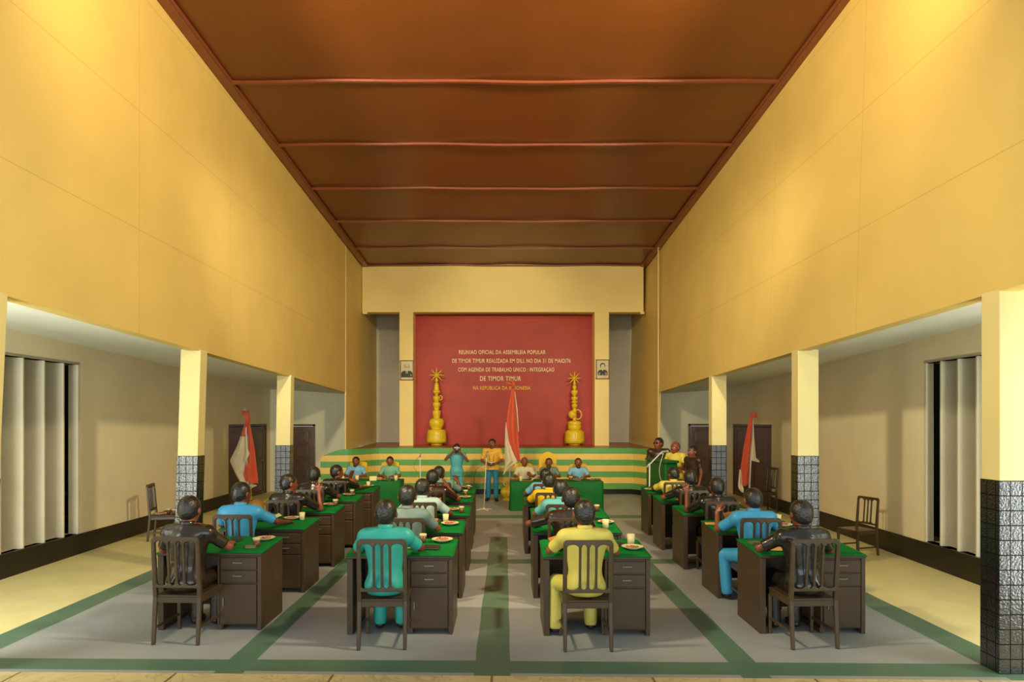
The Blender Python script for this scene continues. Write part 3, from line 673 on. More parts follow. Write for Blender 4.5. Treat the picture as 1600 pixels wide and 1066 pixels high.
# ------------------------------------------------------------------ people: one continuous surface grown from rounded limbs
def V(*a): return np.array(a, float)
class Body:
    def __init__(s): s.p = []
    def rc(s, a, b, r1, r2, k=.02, cut=None): s.p.append(('rc', np.array(a, float), np.array(b, float), r1, r2, k, cut)); return s
    def el(s, c, r, k=.02, R=None, cut=None): s.p.append(('el', np.array(c, float), np.array(r, float), np.eye(3) if R is None else R, None, k, cut)); return s
    def grow(s, d, cut=None):
        o = Body()
        for p in s.p:
            if p[0] == 'rc': o.p.append(('rc', p[1], p[2], p[3]+d, p[4]+d, p[5], cut or p[6]))
            else: o.p.append(('el', p[1], p[2]+d, p[3], None, p[5], cut or p[6]))
        return o
    def field(s, h):
        lo = np.array([1e9]*3); hi = -lo
        bbs = []
        for p in s.p:
            if p[0] == 'rc':
                r = max(p[3], p[4]); l = np.minimum(p[1], p[2])-r; u = np.maximum(p[1], p[2])+r
            else:
                r = p[2].max(); l = p[1]-r; u = p[1]+r
            bbs.append((l, u)); lo = np.minimum(lo, l); hi = np.maximum(hi, u)
        lo = lo-3*h; n = np.ceil((hi+3*h-lo)/h).astype(int)+1
        G = np.ones(n, np.float32)
        ax = [lo[i]+h*np.arange(n[i]) for i in range(3)]
        for p, (l, u) in zip(s.p, bbs):
            k = p[5]; m = k+2.5*h
            i0 = np.maximum(0, np.floor((l-m-lo)/h).astype(int)); i1 = np.minimum(n, np.ceil((u+m-lo)/h).astype(int)+1)
            X, Y, Z = np.meshgrid(ax[0][i0[0]:i1[0]], ax[1][i0[1]:i1[1]], ax[2][i0[2]:i1[2]], indexing='ij')
            if p[0] == 'rc':
                a, b = p[1], p[2]; d = b-a; L = max(1e-9, float(d@d))
                t = np.clip(((X-a[0])*d[0]+(Y-a[1])*d[1]+(Z-a[2])*d[2])/L, 0, 1)
                D = np.sqrt((X-a[0]-d[0]*t)**2+(Y-a[1]-d[1]*t)**2+(Z-a[2]-d[2]*t)**2)-(p[3]+(p[4]-p[3])*t)
            else:
                c, r, R = p[1], p[2], p[3]; x, y, z = X-c[0], Y-c[1], Z-c[2]
                x, y, z = (R[0, 0]*x+R[1, 0]*y+R[2, 0]*z, R[0, 1]*x+R[1, 1]*y+R[2, 1]*z, R[0, 2]*x+R[1, 2]*y+R[2, 2]*z)
                k0 = np.sqrt((x/r[0])**2+(y/r[1])**2+(z/r[2])**2); k1 = np.sqrt((x/r[0]**2)**2+(y/r[1]**2)**2+(z/r[2]**2)**2)+1e-9
                D = k0*(k0-1)/k1
            if p[6] is not None:
                for (c, nrm) in (p[6] if isinstance(p[6], list) else [p[6]]):
                    D = np.maximum(D, (X-c[0])*nrm[0]+(Y-c[1])*nrm[1]+(Z-c[2])*nrm[2])
            g = G[i0[0]:i1[0], i0[1]:i1[1], i0[2]:i1[2]]
            if k > 0:
                hh = np.clip(k-np.abs(g-D), 0, None)/k
                r_ = np.minimum(g, D)-hh*hh*k*.25
            else: r_ = np.minimum(g, D)
            G[i0[0]:i1[0], i0[1]:i1[1], i0[2]:i1[2]] = r_
        return G, lo
    def mesh(s, name, h, m, post=None):
        G, lo = s.field(h)
        if post is not None:
            n = G.shape; ax = [lo[i]+h*np.arange(n[i]) for i in range(3)]
            G = post(G, *np.meshgrid(*ax, indexing='ij', sparse=True))
        s_ = G < 0
        c = sum(s_[i:G.shape[0]-1+i, j:G.shape[1]-1+j, k:G.shape[2]-1+k].astype(np.int8) for i in (0, 1) for j in (0, 1) for k in (0, 1))
        mix = (c > 0) & (c < 8); I = np.argwhere(mix); idx = np.full(mix.shape, -1, np.int32); idx[mix] = np.arange(len(I))
        pos = np.zeros((len(I), 3)); cnt = np.zeros(len(I))
        for axs in range(3):
            o = [0, 0, 0]; o[axs] = 1; others = [q for q in range(3) if q != axs]
            for u in (0, 1):
                for w in (0, 1):
                    b0 = [0, 0, 0]; b0[others[0]] = u; b0[others[1]] = w
                    A = I+np.array(b0); B = A+np.array(o)
                    ga = G[A[:, 0], A[:, 1], A[:, 2]]; gb = G[B[:, 0], B[:, 1], B[:, 2]]
                    cr = (ga < 0) != (gb < 0); t = np.where(cr, ga/(ga-gb+1e-12), 0)
                    P = np.tile(np.array(b0, float), (len(I), 1)); P[:, axs] = t
                    pos += P*cr[:, None]; cnt += cr
        pos = lo+(I+pos/cnt[:, None])*h
        quads = []
        for axs in range(3):
            sl0 = [slice(None)]*3; sl1 = [slice(None)]*3; sl0[axs] = slice(0, -1); sl1[axs] = slice(1, None)
            a = s_[tuple(sl0)]; b = s_[tuple(sl1)]; E = np.argwhere(a != b)
            o1, o2 = [(1, 2), (2, 0), (0, 1)][axs]
            E = E[(E[:, o1] > 0) & (E[:, o2] > 0)]
            e1 = np.zeros(3, int); e1[o1] = 1; e2 = np.zeros(3, int); e2[o2] = 1
            g = lambda Q: idx[Q[:, 0], Q[:, 1], Q[:, 2]]
            q = np.stack([g(E-e1-e2), g(E-e2), g(E), g(E-e1)], 1)
            fl = a[E[:, 0], E[:, 1], E[:, 2]]; q[~fl] = q[~fl][:, ::-1]
            quads.append(q)
        q = np.concatenate(quads); q = q[(q >= 0).all(1)]
        # one relaxing pass evens out the surface
        for _ in range(1):
            acc = np.zeros_like(pos); ct = np.zeros(len(pos))
            for i_ in range(4):
                for j_ in ((i_+1) % 4, (i_+3) % 4): np.add.at(acc, q[:, i_], pos[q[:, j_]]); np.add.at(ct, q[:, i_], 1)
            ok = ct > 0; pos[ok] = pos[ok]*.5+acc[ok]/ct[ok, None]*.5
        me = bpy.data.meshes.new(name); me.vertices.add(len(pos)); me.vertices.foreach_set('co', pos.astype(np.float32).ravel())
        me.loops.add(q.size); me.loops.foreach_set('vertex_index', q.astype(np.int32).ravel())
        me.polygons.add(len(q)); me.polygons.foreach_set('loop_start', np.arange(0, q.size, 4, dtype=np.int32)); me.polygons.foreach_set('loop_total', np.full(len(q), 4, np.int32))
        me.polygons.foreach_set('use_smooth', np.ones(len(q), bool)); me.materials.append(m); me.update(calc_edges=True)
        return me

def unit(v): v = np.array(v, float); return v/max(1e-9, np.linalg.norm(v))
def add_hand(B, w, d, n, side, curl=0.5, r=.0092, spread=1.0):
    """w wrist, d direction of the hand, n back-of-hand normal, side +1: thumb along d x n"""
    d = unit(d); n = unit(np.array(n, float)-d*np.dot(n, d)); a = np.cross(d, n)*side
    R = np.stack([a, d, n], 1)
    B.el(w+d*.048, (.040, .052, .018), .012, R); B.rc(w-d*.01, w+d*.03, .025, .026, .012)
    for i, (off, L) in enumerate(((1.5, .068), (.5, .078), (-.5, .072), (-1.5, .056))):
        k0 = w+d*(.088-abs(off-.5)*.006)+a*off*.0225
        dd = unit(d+a*off*.07*spread); f1 = unit(dd*math.cos(curl*.8)-n*math.sin(curl*.8)); f2 = unit(dd*math.cos(curl*1.7)-n*math.sin(curl*1.7)); f3 = unit(dd*math.cos(curl*2.4)-n*math.sin(curl*2.4))
        p0 = k0-d*.02; p1 = k0+f1*L*.45; p2 = p1+f2*L*.32; p3 = p2+f3*L*.23
        B.rc(p0, p1, r*1.1, r, .005); B.rc(p1, p2, r, r*.93, .004); B.rc(p2, p3, r*.93, r*.85, .004)
    t0 = w+d*.022+a*.030; t1 = t0+unit(d*.6+a*.75-n*.25)*.038; t2 = t1+unit(d*.9+a*.25-n*.3)*.032
    B.rc(t0, t1, r*1.35, r*1.15, .008); B.rc(t1, t2, r*1.1, r*.95, .004)

def rotz(a): c, s = math.cos(a), math.sin(a); return np.array([[c, -s, 0], [s, c, 0], [0, 0, 1.0]])
def rotx(a): c, s = math.cos(a), math.sin(a); return np.array([[1, 0, 0], [0, c, -s], [0, s, c]])
def person(loc, rz, label, group, shirt, trousers, J, h=.010, skin=None, yaw=0.0, pitch=0.0, scale=1.0, hair='short', face=False,
           extras=(), hairmat=None, sleeve=.80, shirt_hem=None, jacket=False, mouth_open=False, soles=True, torso=(1.0, 1.0)):
    """J: joints in the figure's own frame (x right, y ahead, z up)"""
    skin = skin or M_skin; sh = SHIRT[shirt] if isinstance(shirt, str) else shirt; tr = trousers if not isinstance(trousers, str) else SHIRT[trousers]
    if face: h = min(h, .008)
    root = empty('person', loc, rz, label, 'person', group, None, scale)
    g = {k: np.array(v, float) for k, v in J.items()}
    B = Body()
    neck, head, pel, chest = g['neck'], g['head'], g['pelvis'], g['chest']
    up = unit(neck-pel)
    # trunk
    trunk = Body(); tw, td = torso
    trunk.el(pel+V(0, -.01, .0), (.158*tw, .125*td, .12), .05)
    mid = (pel+chest)/2+V(0, 0, -.01); trunk.el(mid, (.138*tw, .108*td, .15), .06)
    trunk.el(chest, (.168*tw, .112*td, .17), .06)
    for s_ in ('l', 'r'):
        S_ = g['sh'+s_]; trunk.rc(chest+V(0, 0, .06), S_+V(0, 0, -.005), .088, .062, .05)
        trunk.rc(neck+V(0, -.005, -.02), S_+V(-.02 if s_ == 'r' else .02, -.01, .012), .050, .044, .05)
    B.p += trunk.p
    # legs
    legs = Body()
    for s_ in ('l', 'r'):
        legs.rc(g['hip'+s_], g['kn'+s_], .082 if pel[2] < .7 else .070, .060 if pel[2] < .7 else .048, .03 if pel[2] < .7 else .012); legs.rc(g['kn'+s_], g['an'+s_], .056, .038, .02)
    B.p += legs.p
    feet = Body()
    for s_ in ('l', 'r'):
        A = g['an'+s_]; T = g['toe'+s_]; feet.rc(A+V(0, 0, -.03), T, .040, .034, .02); feet.el((A+T)/2+V(0, 0, -.012), (.042, .10, .030), .02, rotz(math.atan2(-(T-A)[0], (T-A)[1])))
    B.p += feet.p
    # arms and hands
    slv = Body()
    for s_ in ('l', 'r'):
        S_, E_, W_ = g['sh'+s_], g['el'+s_], g['wr'+s_]
        B.rc(S_, E_, .052, .038, .03); B.rc(E_, W_, .037, .025, .015)
        f = sleeve; q = S_+(E_-S_)*f; dd = unit(E_-S_)
        if f > 1: slv.rc(S_, E_, .062, .049, .02); slv.rc(E_, W_-unit(W_-E_)*.02, .048, .036, .015, ((W_-unit(W_-E_)*.03), unit(W_-E_)))
        else: slv.rc(S_, q+dd*.04, .063, .056, .02, (q, dd))
        hd = g.get('hd'+s_); hn = g.get('hn'+s_)
        hd = unit(W_-E_) if hd is None else hd; hn = V(0, 0, 1) if hn is None else hn
        add_hand(B, W_, hd, hn, (-1 if s_ == 'r' else 1), J.get('curl'+s_, .5), max(.0092, h*.98))
    # head
    Rh = rotz(yaw) @ rotx(pitch); hs = 1.10; head = head-V(0, 0, .010); H = lambda x, y, z: head+Rh @ (V(x, y, z)*hs); Q = lambda *r: tuple(v*hs for v in r)
    B.rc(neck+V(0, -.01, -.04), head+Rh @ V(0, -.02, -.06), .060, .056, .025)
    B.el(H(0, -.008, .022), Q(.085, .101, .098), .02, Rh)
    B.el(H(0, .030, -.045), Q(.060, .064, .072), .03, Rh)
    B.el(H(0, .060, -.092), Q(.030, .028, .022), .02, Rh)
    B.rc(H(0, .086, .018), H(0, .106, -.022), .010, .015, .010)
    for sx in (-1, 1):
        B.el(H(sx*.013, .100, -.026), Q(.010, .012, .009), .006, Rh)
        B.el(H(sx*.088, -.004, -.008), Q(.011, .021, .032), .006, Rh)
        B.el(H(sx*.040, .052, -.030), Q(.022, .026, .024), .018, Rh)
    B.rc(H(-.030, .084, .030), H(.030, .084, .030), .010, .010, .012)
    B.rc(H(-.018, .088, -.056), H(.018, .088, -.056), .0085, .0085, .006); B.rc(H(-.014, .086, -.070), H(.014, .086, -.070), .009, .009, .006)
    me = B.mesh('body', h, skin); link('body', me, root)
    # shirt
    hem = shirt_hem if shirt_hem is not None else pel[2]-.09
    shp = Body(); shp.p += trunk.grow(.016).p; shp.p += slv.p; shp.el(pel+V(0, -.015, -.03), (.178*tw, .148*td, .10), .05)
    zc = neck[2]+.012
    if jacket: shp.rc(pel+V(-.05, 0, -.02), pel+V(-.06, 0, -.16), .125, .12, .04); shp.rc(pel+V(.05, 0, -.02), pel+V(.06, 0, -.16), .125, .12, .04)
    link('shirt', shp.mesh('shirt', h, sh, post=lambda G, X, Y, Z: np.maximum(np.maximum(G, Z-zc), hem-Z)), root)
    cb = MB(); n = 18; ring = []
    for k in range(n+1):
        a = PI/2+.35+(2*PI-.7)*k/n; ring.append((a, .064))
    cv = []; cf = []
    for k, (a, r) in enumerate(ring):
        lift = .016*(1-math.sin(a))*.5
        for rr, zz in ((r+.012, zc-.018), (r+.004, zc+.016+lift), (r-.003, zc+.016+lift), (r+.000, zc-.018)):
            cv.append((neck[0]+rr*math.cos(a), neck[1]-.008+rr*1.02*math.sin(a), zz))
    for k in range(n):
        for q_ in range(4):
            cf.append((k*4+q_, (k+1)*4+q_, (k+1)*4+(q_+1) % 4, k*4+(q_+1) % 4))
    cf += [(0, 1, 2, 3), (n*4+3, n*4+2, n*4+1, n*4)]
    cb.add(cv, cf, True); cb.build('collar', sh, root)
    # trousers
    tb = Body(); tb.p += legs.grow(.012).p
    for s_ in ('l', 'r'):
        K, A = g['kn'+s_], g['an'+s_]; tb.rc(K, A, .064 if pel[2] < .7 else .060, .060, .03 if pel[2] < .7 else .012)
    tb.el(pel+V(0, -.005, -.03), (.150*tw, .120*td, .085), .04)
    az = min(g['anl'][2], g['anr'][2])+.0
    link('trousers', tb.mesh('trousers', h*1.1, tr, post=lambda G, X, Y, Z: np.maximum(np.maximum(G, Z-(hem+.02)) if pel[2] > .7 else G, az-.045-Z)), root)
    if soles:
        for s_ in ('l', 'r'):
            A = g['an'+s_]; T = g['toe'+s_]; fb = Body()
            fb.rc(A+V(0, -.01, -.035), T, .046, .040, .02); fb.el((A+T)/2+V(0, 0, -.014), (.050, .12, .034), .02, rotz(math.atan2(-(T-A)[0], (T-A)[1])))
            link('shoe', fb.mesh('shoe', h*1.1, M_shoe, post=lambda G, X, Y, Z: np.maximum(G, .004-Z)), root)
    # hair
    hm = hairmat or M_hair
    if hair != 'bald':
        hb = Body(); cut = (H(0, .045, .035) if hair == 'short' else H(0, .01, .03), unit(Rh @ V(0, .80, -.60)))
        hb.el(H(0, -.012, .026), Q(.091, .103, .101), .02, Rh, cut); hb.el(H(0, -.040, -.020), Q(.076, .068, .070), .02, Rh, cut)
        def hp(G, X, Y, Z):
            for sx in (-1, 1):
                c = H(sx*.092, .008, -.014); G = np.maximum(G, .029-np.sqrt((X-c[0])**2+(Y-c[1])**2+((Z-c[2])*.85)**2))
            return G
        link('hair', hb.mesh('hair', min(h, .009), hm, post=hp), root)
    else:
        hb = Body(); cut = [(H(0, -.03, .02), unit(Rh @ V(0, .9, .43)))]
        hb.el(H(0, -.012, .020), Q(.089, .101, .098), .02, Rh, cut)
        link('hair', hb.mesh('hair', min(h, .009), M_beard), root)
    if face:
        for sx in (-1, 1):
            eb = MB(); c = H(sx*.031, .076, .010); eb.ball(c, .0150, 10, 8); eb.cur = 1; c2 = H(sx*.031, .0855, .010); eb.ball(c2, .0075, 8, 6)
            eb.build('eye', [M_eyew, M_pupil], root)
            bb = MB(); bb.tube([H(sx*.014, .096, .032), H(sx*.032, .095, .038), H(sx*.050, .080, .031)], [.004, .006, .003], 6); bb.build('eyebrow', M_hair, root)
    for e in extras:
        if e == 'moustache':
            bb = MB(); bb.tube([H(-.032, .090, -.052), H(-.012, .101, -.043), H(.012, .101, -.043), H(.032, .090, -.052)], [.004, .009, .009, .004], 8); bb.build('moustache', M_hair, root)
        elif e == 'beard':
            q = Body(); q.el(H(0, .050, -.098), Q(.046, .046, .042), .02, Rh); q.rc(H(-.05, .03, -.05), H(-.03, .06, -.09), .016, .018, .02); q.rc(H(.05, .03, -.05), H(.03, .06, -.09), .016, .018, .02)
            link('beard', q.mesh('beard', .008, M_beard), root)
        elif e == 'longbeard':
            q = Body(); q.el(H(0, .058, -.112), Q(.042, .044, .066), .02, Rh); q.rc(H(-.05, .03, -.05), H(-.03, .06, -.09), .016, .018, .02); q.rc(H(.05, .03, -.05), H(.03, .06, -.09), .016, .018, .02)
            link('beard', q.mesh('beard', .008, M_beard), root)
        elif e == 'mouth':
            bb = MB(); bb.ball(H(0, .092, -.063), .012, 10, 8, (1.3, .6, 1.1)); bb.build('open_mouth', M_pupil, root)
        elif e == 'sunglasses':
            bb = MB(); Rm = Matrix(Rh.tolist())
            for sx in (-1, 1):
                pts = [H(sx*.033+.025*math.cos(t), .094-.10*abs(.025*math.cos(t)), .010+.017*math.sin(t)) for t in np.linspace(0, 2*PI, 14)[:-1]]
                pts2 = [p+Rh @ V(0, .005, 0) for p in pts]; n_ = len(pts)
                bb.add(pts+pts2, [tuple(range(n_)), tuple(range(n_, 2*n_))[::-1]]+[((i+1) % n_, i, n_+i, n_+(i+1) % n_) for i in range(n_)])
                bb.tube([H(sx*.056, .088, .016), H(sx*.080, .0, .010)], .003, 6)
            bb.tube([H(-.01, .097, .014), H(.01, .097, .014)], .003, 6)
            bb.build('sunglasses', M_pupil, root)
        elif e == 'buttons':
            for q_ in range(4):
                bb = MB(); zz = neck[2]-.07-.09*q_; bb.ball((0, chest[1]+.128-.010*abs(q_-1), zz), .008, 8, 6); bb.build('button', M_pupil, root)
        elif e == 'placket':
            bb = MB(); bb.tube([(.0, chest[1]+.118, neck[2]-.05), (0, chest[1]+.130, chest[2]), (0, pel[1]+.128, pel[2]+.06)], .004, 6); bb.build('placket', M_hair if shirt in ('black', 'brownblack') else sh, root)
        elif e == 'neck_strap':
            bb = MB()
            for sx in (-1, 1): bb.tube([(sx*.055, -.02, neck[2]+.02), (sx*.068, .085, neck[2]-.05), (sx*.06, .135, chest[2]), (sx*.045, .150, pel[2]+.16), (sx*.02, .19, pel[2]+.13)], .004, 6)
            bb.build('neck_strap', M_hair, root)
        elif e == 'wristwatch':
            bb = MB(); W_ = g['wrl']; E_ = g['ell']; d = unit(W_-E_); bb.tube([W_-d*.03, W_-d*.012], .030, 12); bb.build('wristwatch', M_mic, root)
    return root

def seated(elr=(.30, .10, .80), wrr=(.17, .36, .815), ell=(-.30, .10, .80), wrl=(-.17, .36, .815), lean=0.0, headx=0.0, curl=(.55, .55), hd=None, hn=None, legs=None, head=None):
    J = dict(pelvis=(0, -.02, .555), chest=(headx*.5, lean*.5-.01, .865), neck=(headx, lean, 1.045), head=(headx, lean+.025, 1.185) if head is None else head,
             shl=(-.185+headx*.7, lean*.9, .968), shr=(.185+headx*.7, lean*.9, .968), ell=ell, elr=elr, wrl=wrl, wrr=wrr,
             hipl=(-.085, .0, .53), hipr=(.085, .0, .53), knl=(-.105, .37, .52), knr=(.105, .37, .52), anl=(-.105, .34, .10), anr=(.105, .34, .10),
             toel=(-.115, .47, .035), toer=(.115, .47, .035), curlr=curl[0], curll=curl[1])
    J['hdr'] = unit(np.array(wrr)-np.array(elr)); J['hdl'] = unit(np.array(wrl)-np.array(ell))
    for k in ('r', 'l'): J['hd'+k][2] *= .2 if abs(J['hd'+k][2]) < .5 else 1
    if hd: J.update(hd)
    if hn: J.update(hn)
    if legs: J.update(legs)
    return J
# ------------------------------------------------------------------ furniture: one of each, then copies
DESK_D = 0.60
SLOPE = 0.065
def make_desk(loc, rz, label, group):
    """front (drawer side) at y=0, left edge x=0, width 1.0, height .76"""
    r = empty('desk', loc, rz, label, 'desk', group); W = 1.02
    b = MB().box(0, W, -.005, DESK_D+.005, .725, .755); b.v = [(x, y, z+SLOPE*y*(z > .74)) for x, y, z in b.v]; b.build('desktop', M_wood, r, bevel=.006)
    MB().box(0.004, .062, .0, DESK_D, 0, .725).build('side_panel', M_wood, r, bevel=.006)
    MB().box(.062, .585, DESK_D-.06, DESK_D-.035, .10, .725).build('modesty_panel', M_wood, r, bevel=.003)
    px0 = W-.435; b = MB()
    b.box(px0, px0+.022, 0, DESK_D-.01, .05, .725); b.box(W-.045, W-.004, 0, DESK_D, .0, .725); b.box(px0, W-.03, DESK_D-.03, DESK_D-.005, .05, .725)
    b.box(px0, W-.03, .012, DESK_D-.02, .05, .07); b.box(px0+.02, W-.04, .016, .05, .052, .725); b.box(px0, px0+.05, .02, DESK_D-.03, 0, .05)
    b.build('pedestal', M_wood, r, bevel=.006)
    for z0, z1 in ((.592, .706), (.462, .580)):
        d = MB().box(px0+.030, W-.052, -.004, .03, z0, z1).build('drawer', M_wood, r, bevel=.006)
        zc = (z0+z1)/2+.012; xc = (px0+W)/2-.012
        hb = MB(); hb.bar((xc-.045, -.022, zc), (xc+.045, -.022, zc), .012, .010); hb.bar((xc-.040, -.022, zc), (xc-.040, 0, zc), .008, .008); hb.bar((xc+.040, -.022, zc), (xc+.040, 0, zc), .008, .008)
        h = hb.build('handle', M_steel, d, bevel=.002); h['label'] = 'small grey bar handle'
    d = MB().box(px0+.030, W-.052, -.002, .03, .062, .448).build('cupboard_door', M_wood, r, bevel=.006)
    hb = MB(); hb.bar((px0+.065, -.016, .24), (px0+.065, -.016, .32), .010, .010); h = hb.build('handle', M_steel, d, bevel=.002)
    # felt cover, edges drooping a little
    b = MB(); nx, ny = 22, 12
    for j in range(ny+1):
        for i in range(nx+1):
            x = -.008+(W+.016)*i/nx; y = -.014+(DESK_D+.026)*j/ny
            e = max(0, .03-min(i, nx-i)*.03)+max(0, .02-j*.03)
            b.v.append((x, y, .767+SLOPE*y-.30*e+.0015*math.sin(x*9+y*5)))
    for j in range(ny):
        for i in range(nx):
            a = j*(nx+1)+i; b.f.append((a, a+1, a+nx+2, a+nx+1)); b.m.append(0); b.sm.append(True)
    f = b.build('felt_cover', M_felt, r); f['label'] = 'green felt cover on the desktop'
    md = f.modifiers.new('thick', 'SOLIDIFY'); md.thickness = .010; md.offset = -1
    return r
def make_chair(loc, rz, label, group, scale=1.0):
    """sits facing +y, origin between the legs on the floor"""
    r = empty('chair', loc, rz, label, 'chair', group, None, scale)
    w = .205; yb = -.205; yf = .205
    b = MB(); b.box(-w-.012, w+.012, yb-.01, yf+.015, .425, .447); b.build('seat', M_chair, r, bevel=.008)
    b = MB(); b.box(-w+.012, w-.012, yb-.012, yb+.012, .375, .427); b.box(-w+.012, w-.012, yf-.014, yf+.010, .375, .425)
    b.box(-w-.010, -w+.014, yb+.01, yf-.01, .375, .425); b.box(w-.014, w+.010, yb+.01, yf-.01, .375, .425); b.build('seat_rail', M_chair, r, bevel=.004)
    for sx in (-1, 1):
        b = MB(); b.bar((sx*w, yb-.04, 0), (sx*w, yb-.002, .43), .032, .034, w2=.040, d2=.042); b.bar((sx*w, yb-.002, .425), (sx*w, yb-.045, .965), .040, .040, w2=.034, d2=.032); b.build('back_leg', M_chair, r, bevel=.009)
        b = MB(); b.bar((sx*w, yf-.004, 0), (sx*w, yf-.004, .385), .030, .030, w2=.038, d2=.038); b.build('front_leg', M_chair, r, bevel=.007)
        b = MB(); b.bar((sx*w, yb-.02, .15), (sx*w, yf, .15), .018, .026); b.build('stretcher', M_chair, r, bevel=.004)
    # top rail with small arches between the slats
    xs_ = [-w, -.072, 0, .072, w]; yt = yb-.046
    pts = [(-w-.014, .955), (-w-.008, .978), (-w+.012, .990), (w-.012, .990), (w+.008, .978), (w+.014, .955)]
    low = []
    for i in range(4):
        a = xs_[4-i]-.014; c = xs_[3-i]+.014
        for t in np.linspace(0, 1, 9): low.append((a+(c-a)*t, .925+.026*math.sin(PI*t)**.5))
    b = MB(); b.prism_xz(pts+low, yt-.017, yt+.017); b.build('top_rail', M_chair, r, bevel=.006)
    low = []
    b = MB(); pts = [(w, .515), (-w, .515)]; up_ = []
    for i in range(4):
        a = xs_[i]+.014; c = xs_[i+1]-.014
        for t in np.linspace(0, 1, 9): up_.append((a+(c-a)*t, .560-.020*math.sin(PI*t)**.5))
    b.prism_xz(pts+up_, yb-.030, yb+.004); b.build('lower_rail', M_chair, r, bevel=.006)
    for x in xs_[1:4]:
        b = MB(); b.bar((x, yb-.014, .535), (x, yt, .945), .023, .018, up=(0, 1, 0)); b.build('back_slat', M_chair, r, bevel=.005)
    return r

# desk rows: (front y, left x) per column
WHO = {}
COLS = {
 1: dict(x=[-3.39]*5, y=[6.25, 7.60, 8.93, 10.22, 11.60], cx=.40),
 2: dict(x=[-1.51, -1.50, -1.50, -1.53, -1.55], y=[6.12, 7.36, 8.70, 10.17, 11.40], cx=.41),
 3: dict(x=[.37, .33, .37, .31, .33], y=[6.08, 7.37, 8.50, 9.82, 11.10], cx=.37),
 4: dict(x=[2.45, 2.45, 2.46, 2.48, 2.56], y=[6.14, 7.36, 8.78, 10.10, 11.40], cx=.40),
}
cn = {1: 'left column', 2: 'second column', 3: 'third column', 4: 'right column'}
WHO = {(1, 0): 'the front left person in dark brown', (1, 1): 'the bright blue shirted person, left column', (1, 2): 'the hand-raising person, left column', (1, 3): 'the fourth person of the left column', (1, 4): 'the farthest person of the left column',
       (2, 0): 'the front person in teal', (2, 1): 'the grey-shirted person', (2, 2): 'the pale-shirted middle person, second column', (2, 3): 'the red-brown-shirted person', (2, 4): 'the farthest person of the second column',
       (3, 0): 'the front person in pale yellow', (3, 1): 'the second person of the third column', (3, 2): 'the turquoise-shirted person, third column', (3, 3): 'the seated person in golden yellow', (3, 4): 'the farthest person of the third column',
       (4, 0): 'the front right person in black', (4, 1): 'the bright blue shirted person, right column', (4, 2): 'the hand-raising person, right column', (4, 3): 'the fourth person of the right column', (4, 4): 'the farthest person of the right column'}
desk0 = chair0 = None
PERS = {}
for c in (1, 2, 3, 4):
    for r in range(5):
        x, y = COLS[c]['x'][r], COLS[c]['y'][r]; who = WHO[c, r]
        lb = 'brown desk with green felt top in front of '+who
        if desk0 is None: desk0 = make_desk((x, y, 0), 0, lb, 'desks of the assembly')
        else: copy_tree(desk0, (x, y, 0), 0, lb)
        cx = x+COLS[c]['cx']; lb = 'brown slat-back chair under '+who
        rz = {(1, 0): -.03, (4, 0): .05}.get((c, r), random.uniform(-.03, .03))
        dx = {(1, 0): 0, (1, 1): -.06, (1, 2): .04, (4, 0): -.08, (4, 1): -.06}.get((c, r), 0)
        L = (cx+dx, y-.17, 0)
        if chair0 is None: chair0 = make_chair(L, rz, lb, 'chairs of the assembly')
        else: copy_tree(chair0, L, rz, lb)
        PERS[c, r] = (cx+dx, y-.19, rz)
copy_tree(chair0, (-5.84, 11.05, 0), -PI/2+.25, 'brown chair by the left aisle wall holding a plate and two glasses', 'empty chairs in the aisles', .97)
copy_tree(chair0, (5.40, 9.80, 0), PI/2+.30, 'empty brown slat-back chair in the right aisle near the louvred window', 'empty chairs in the aisles', .88)
copy_tree(chair0, (5.83, 14.45, 0), PI/2+.12, 'empty brown chair beside the right flag before the brown door', 'empty chairs in the aisles', 1.0)

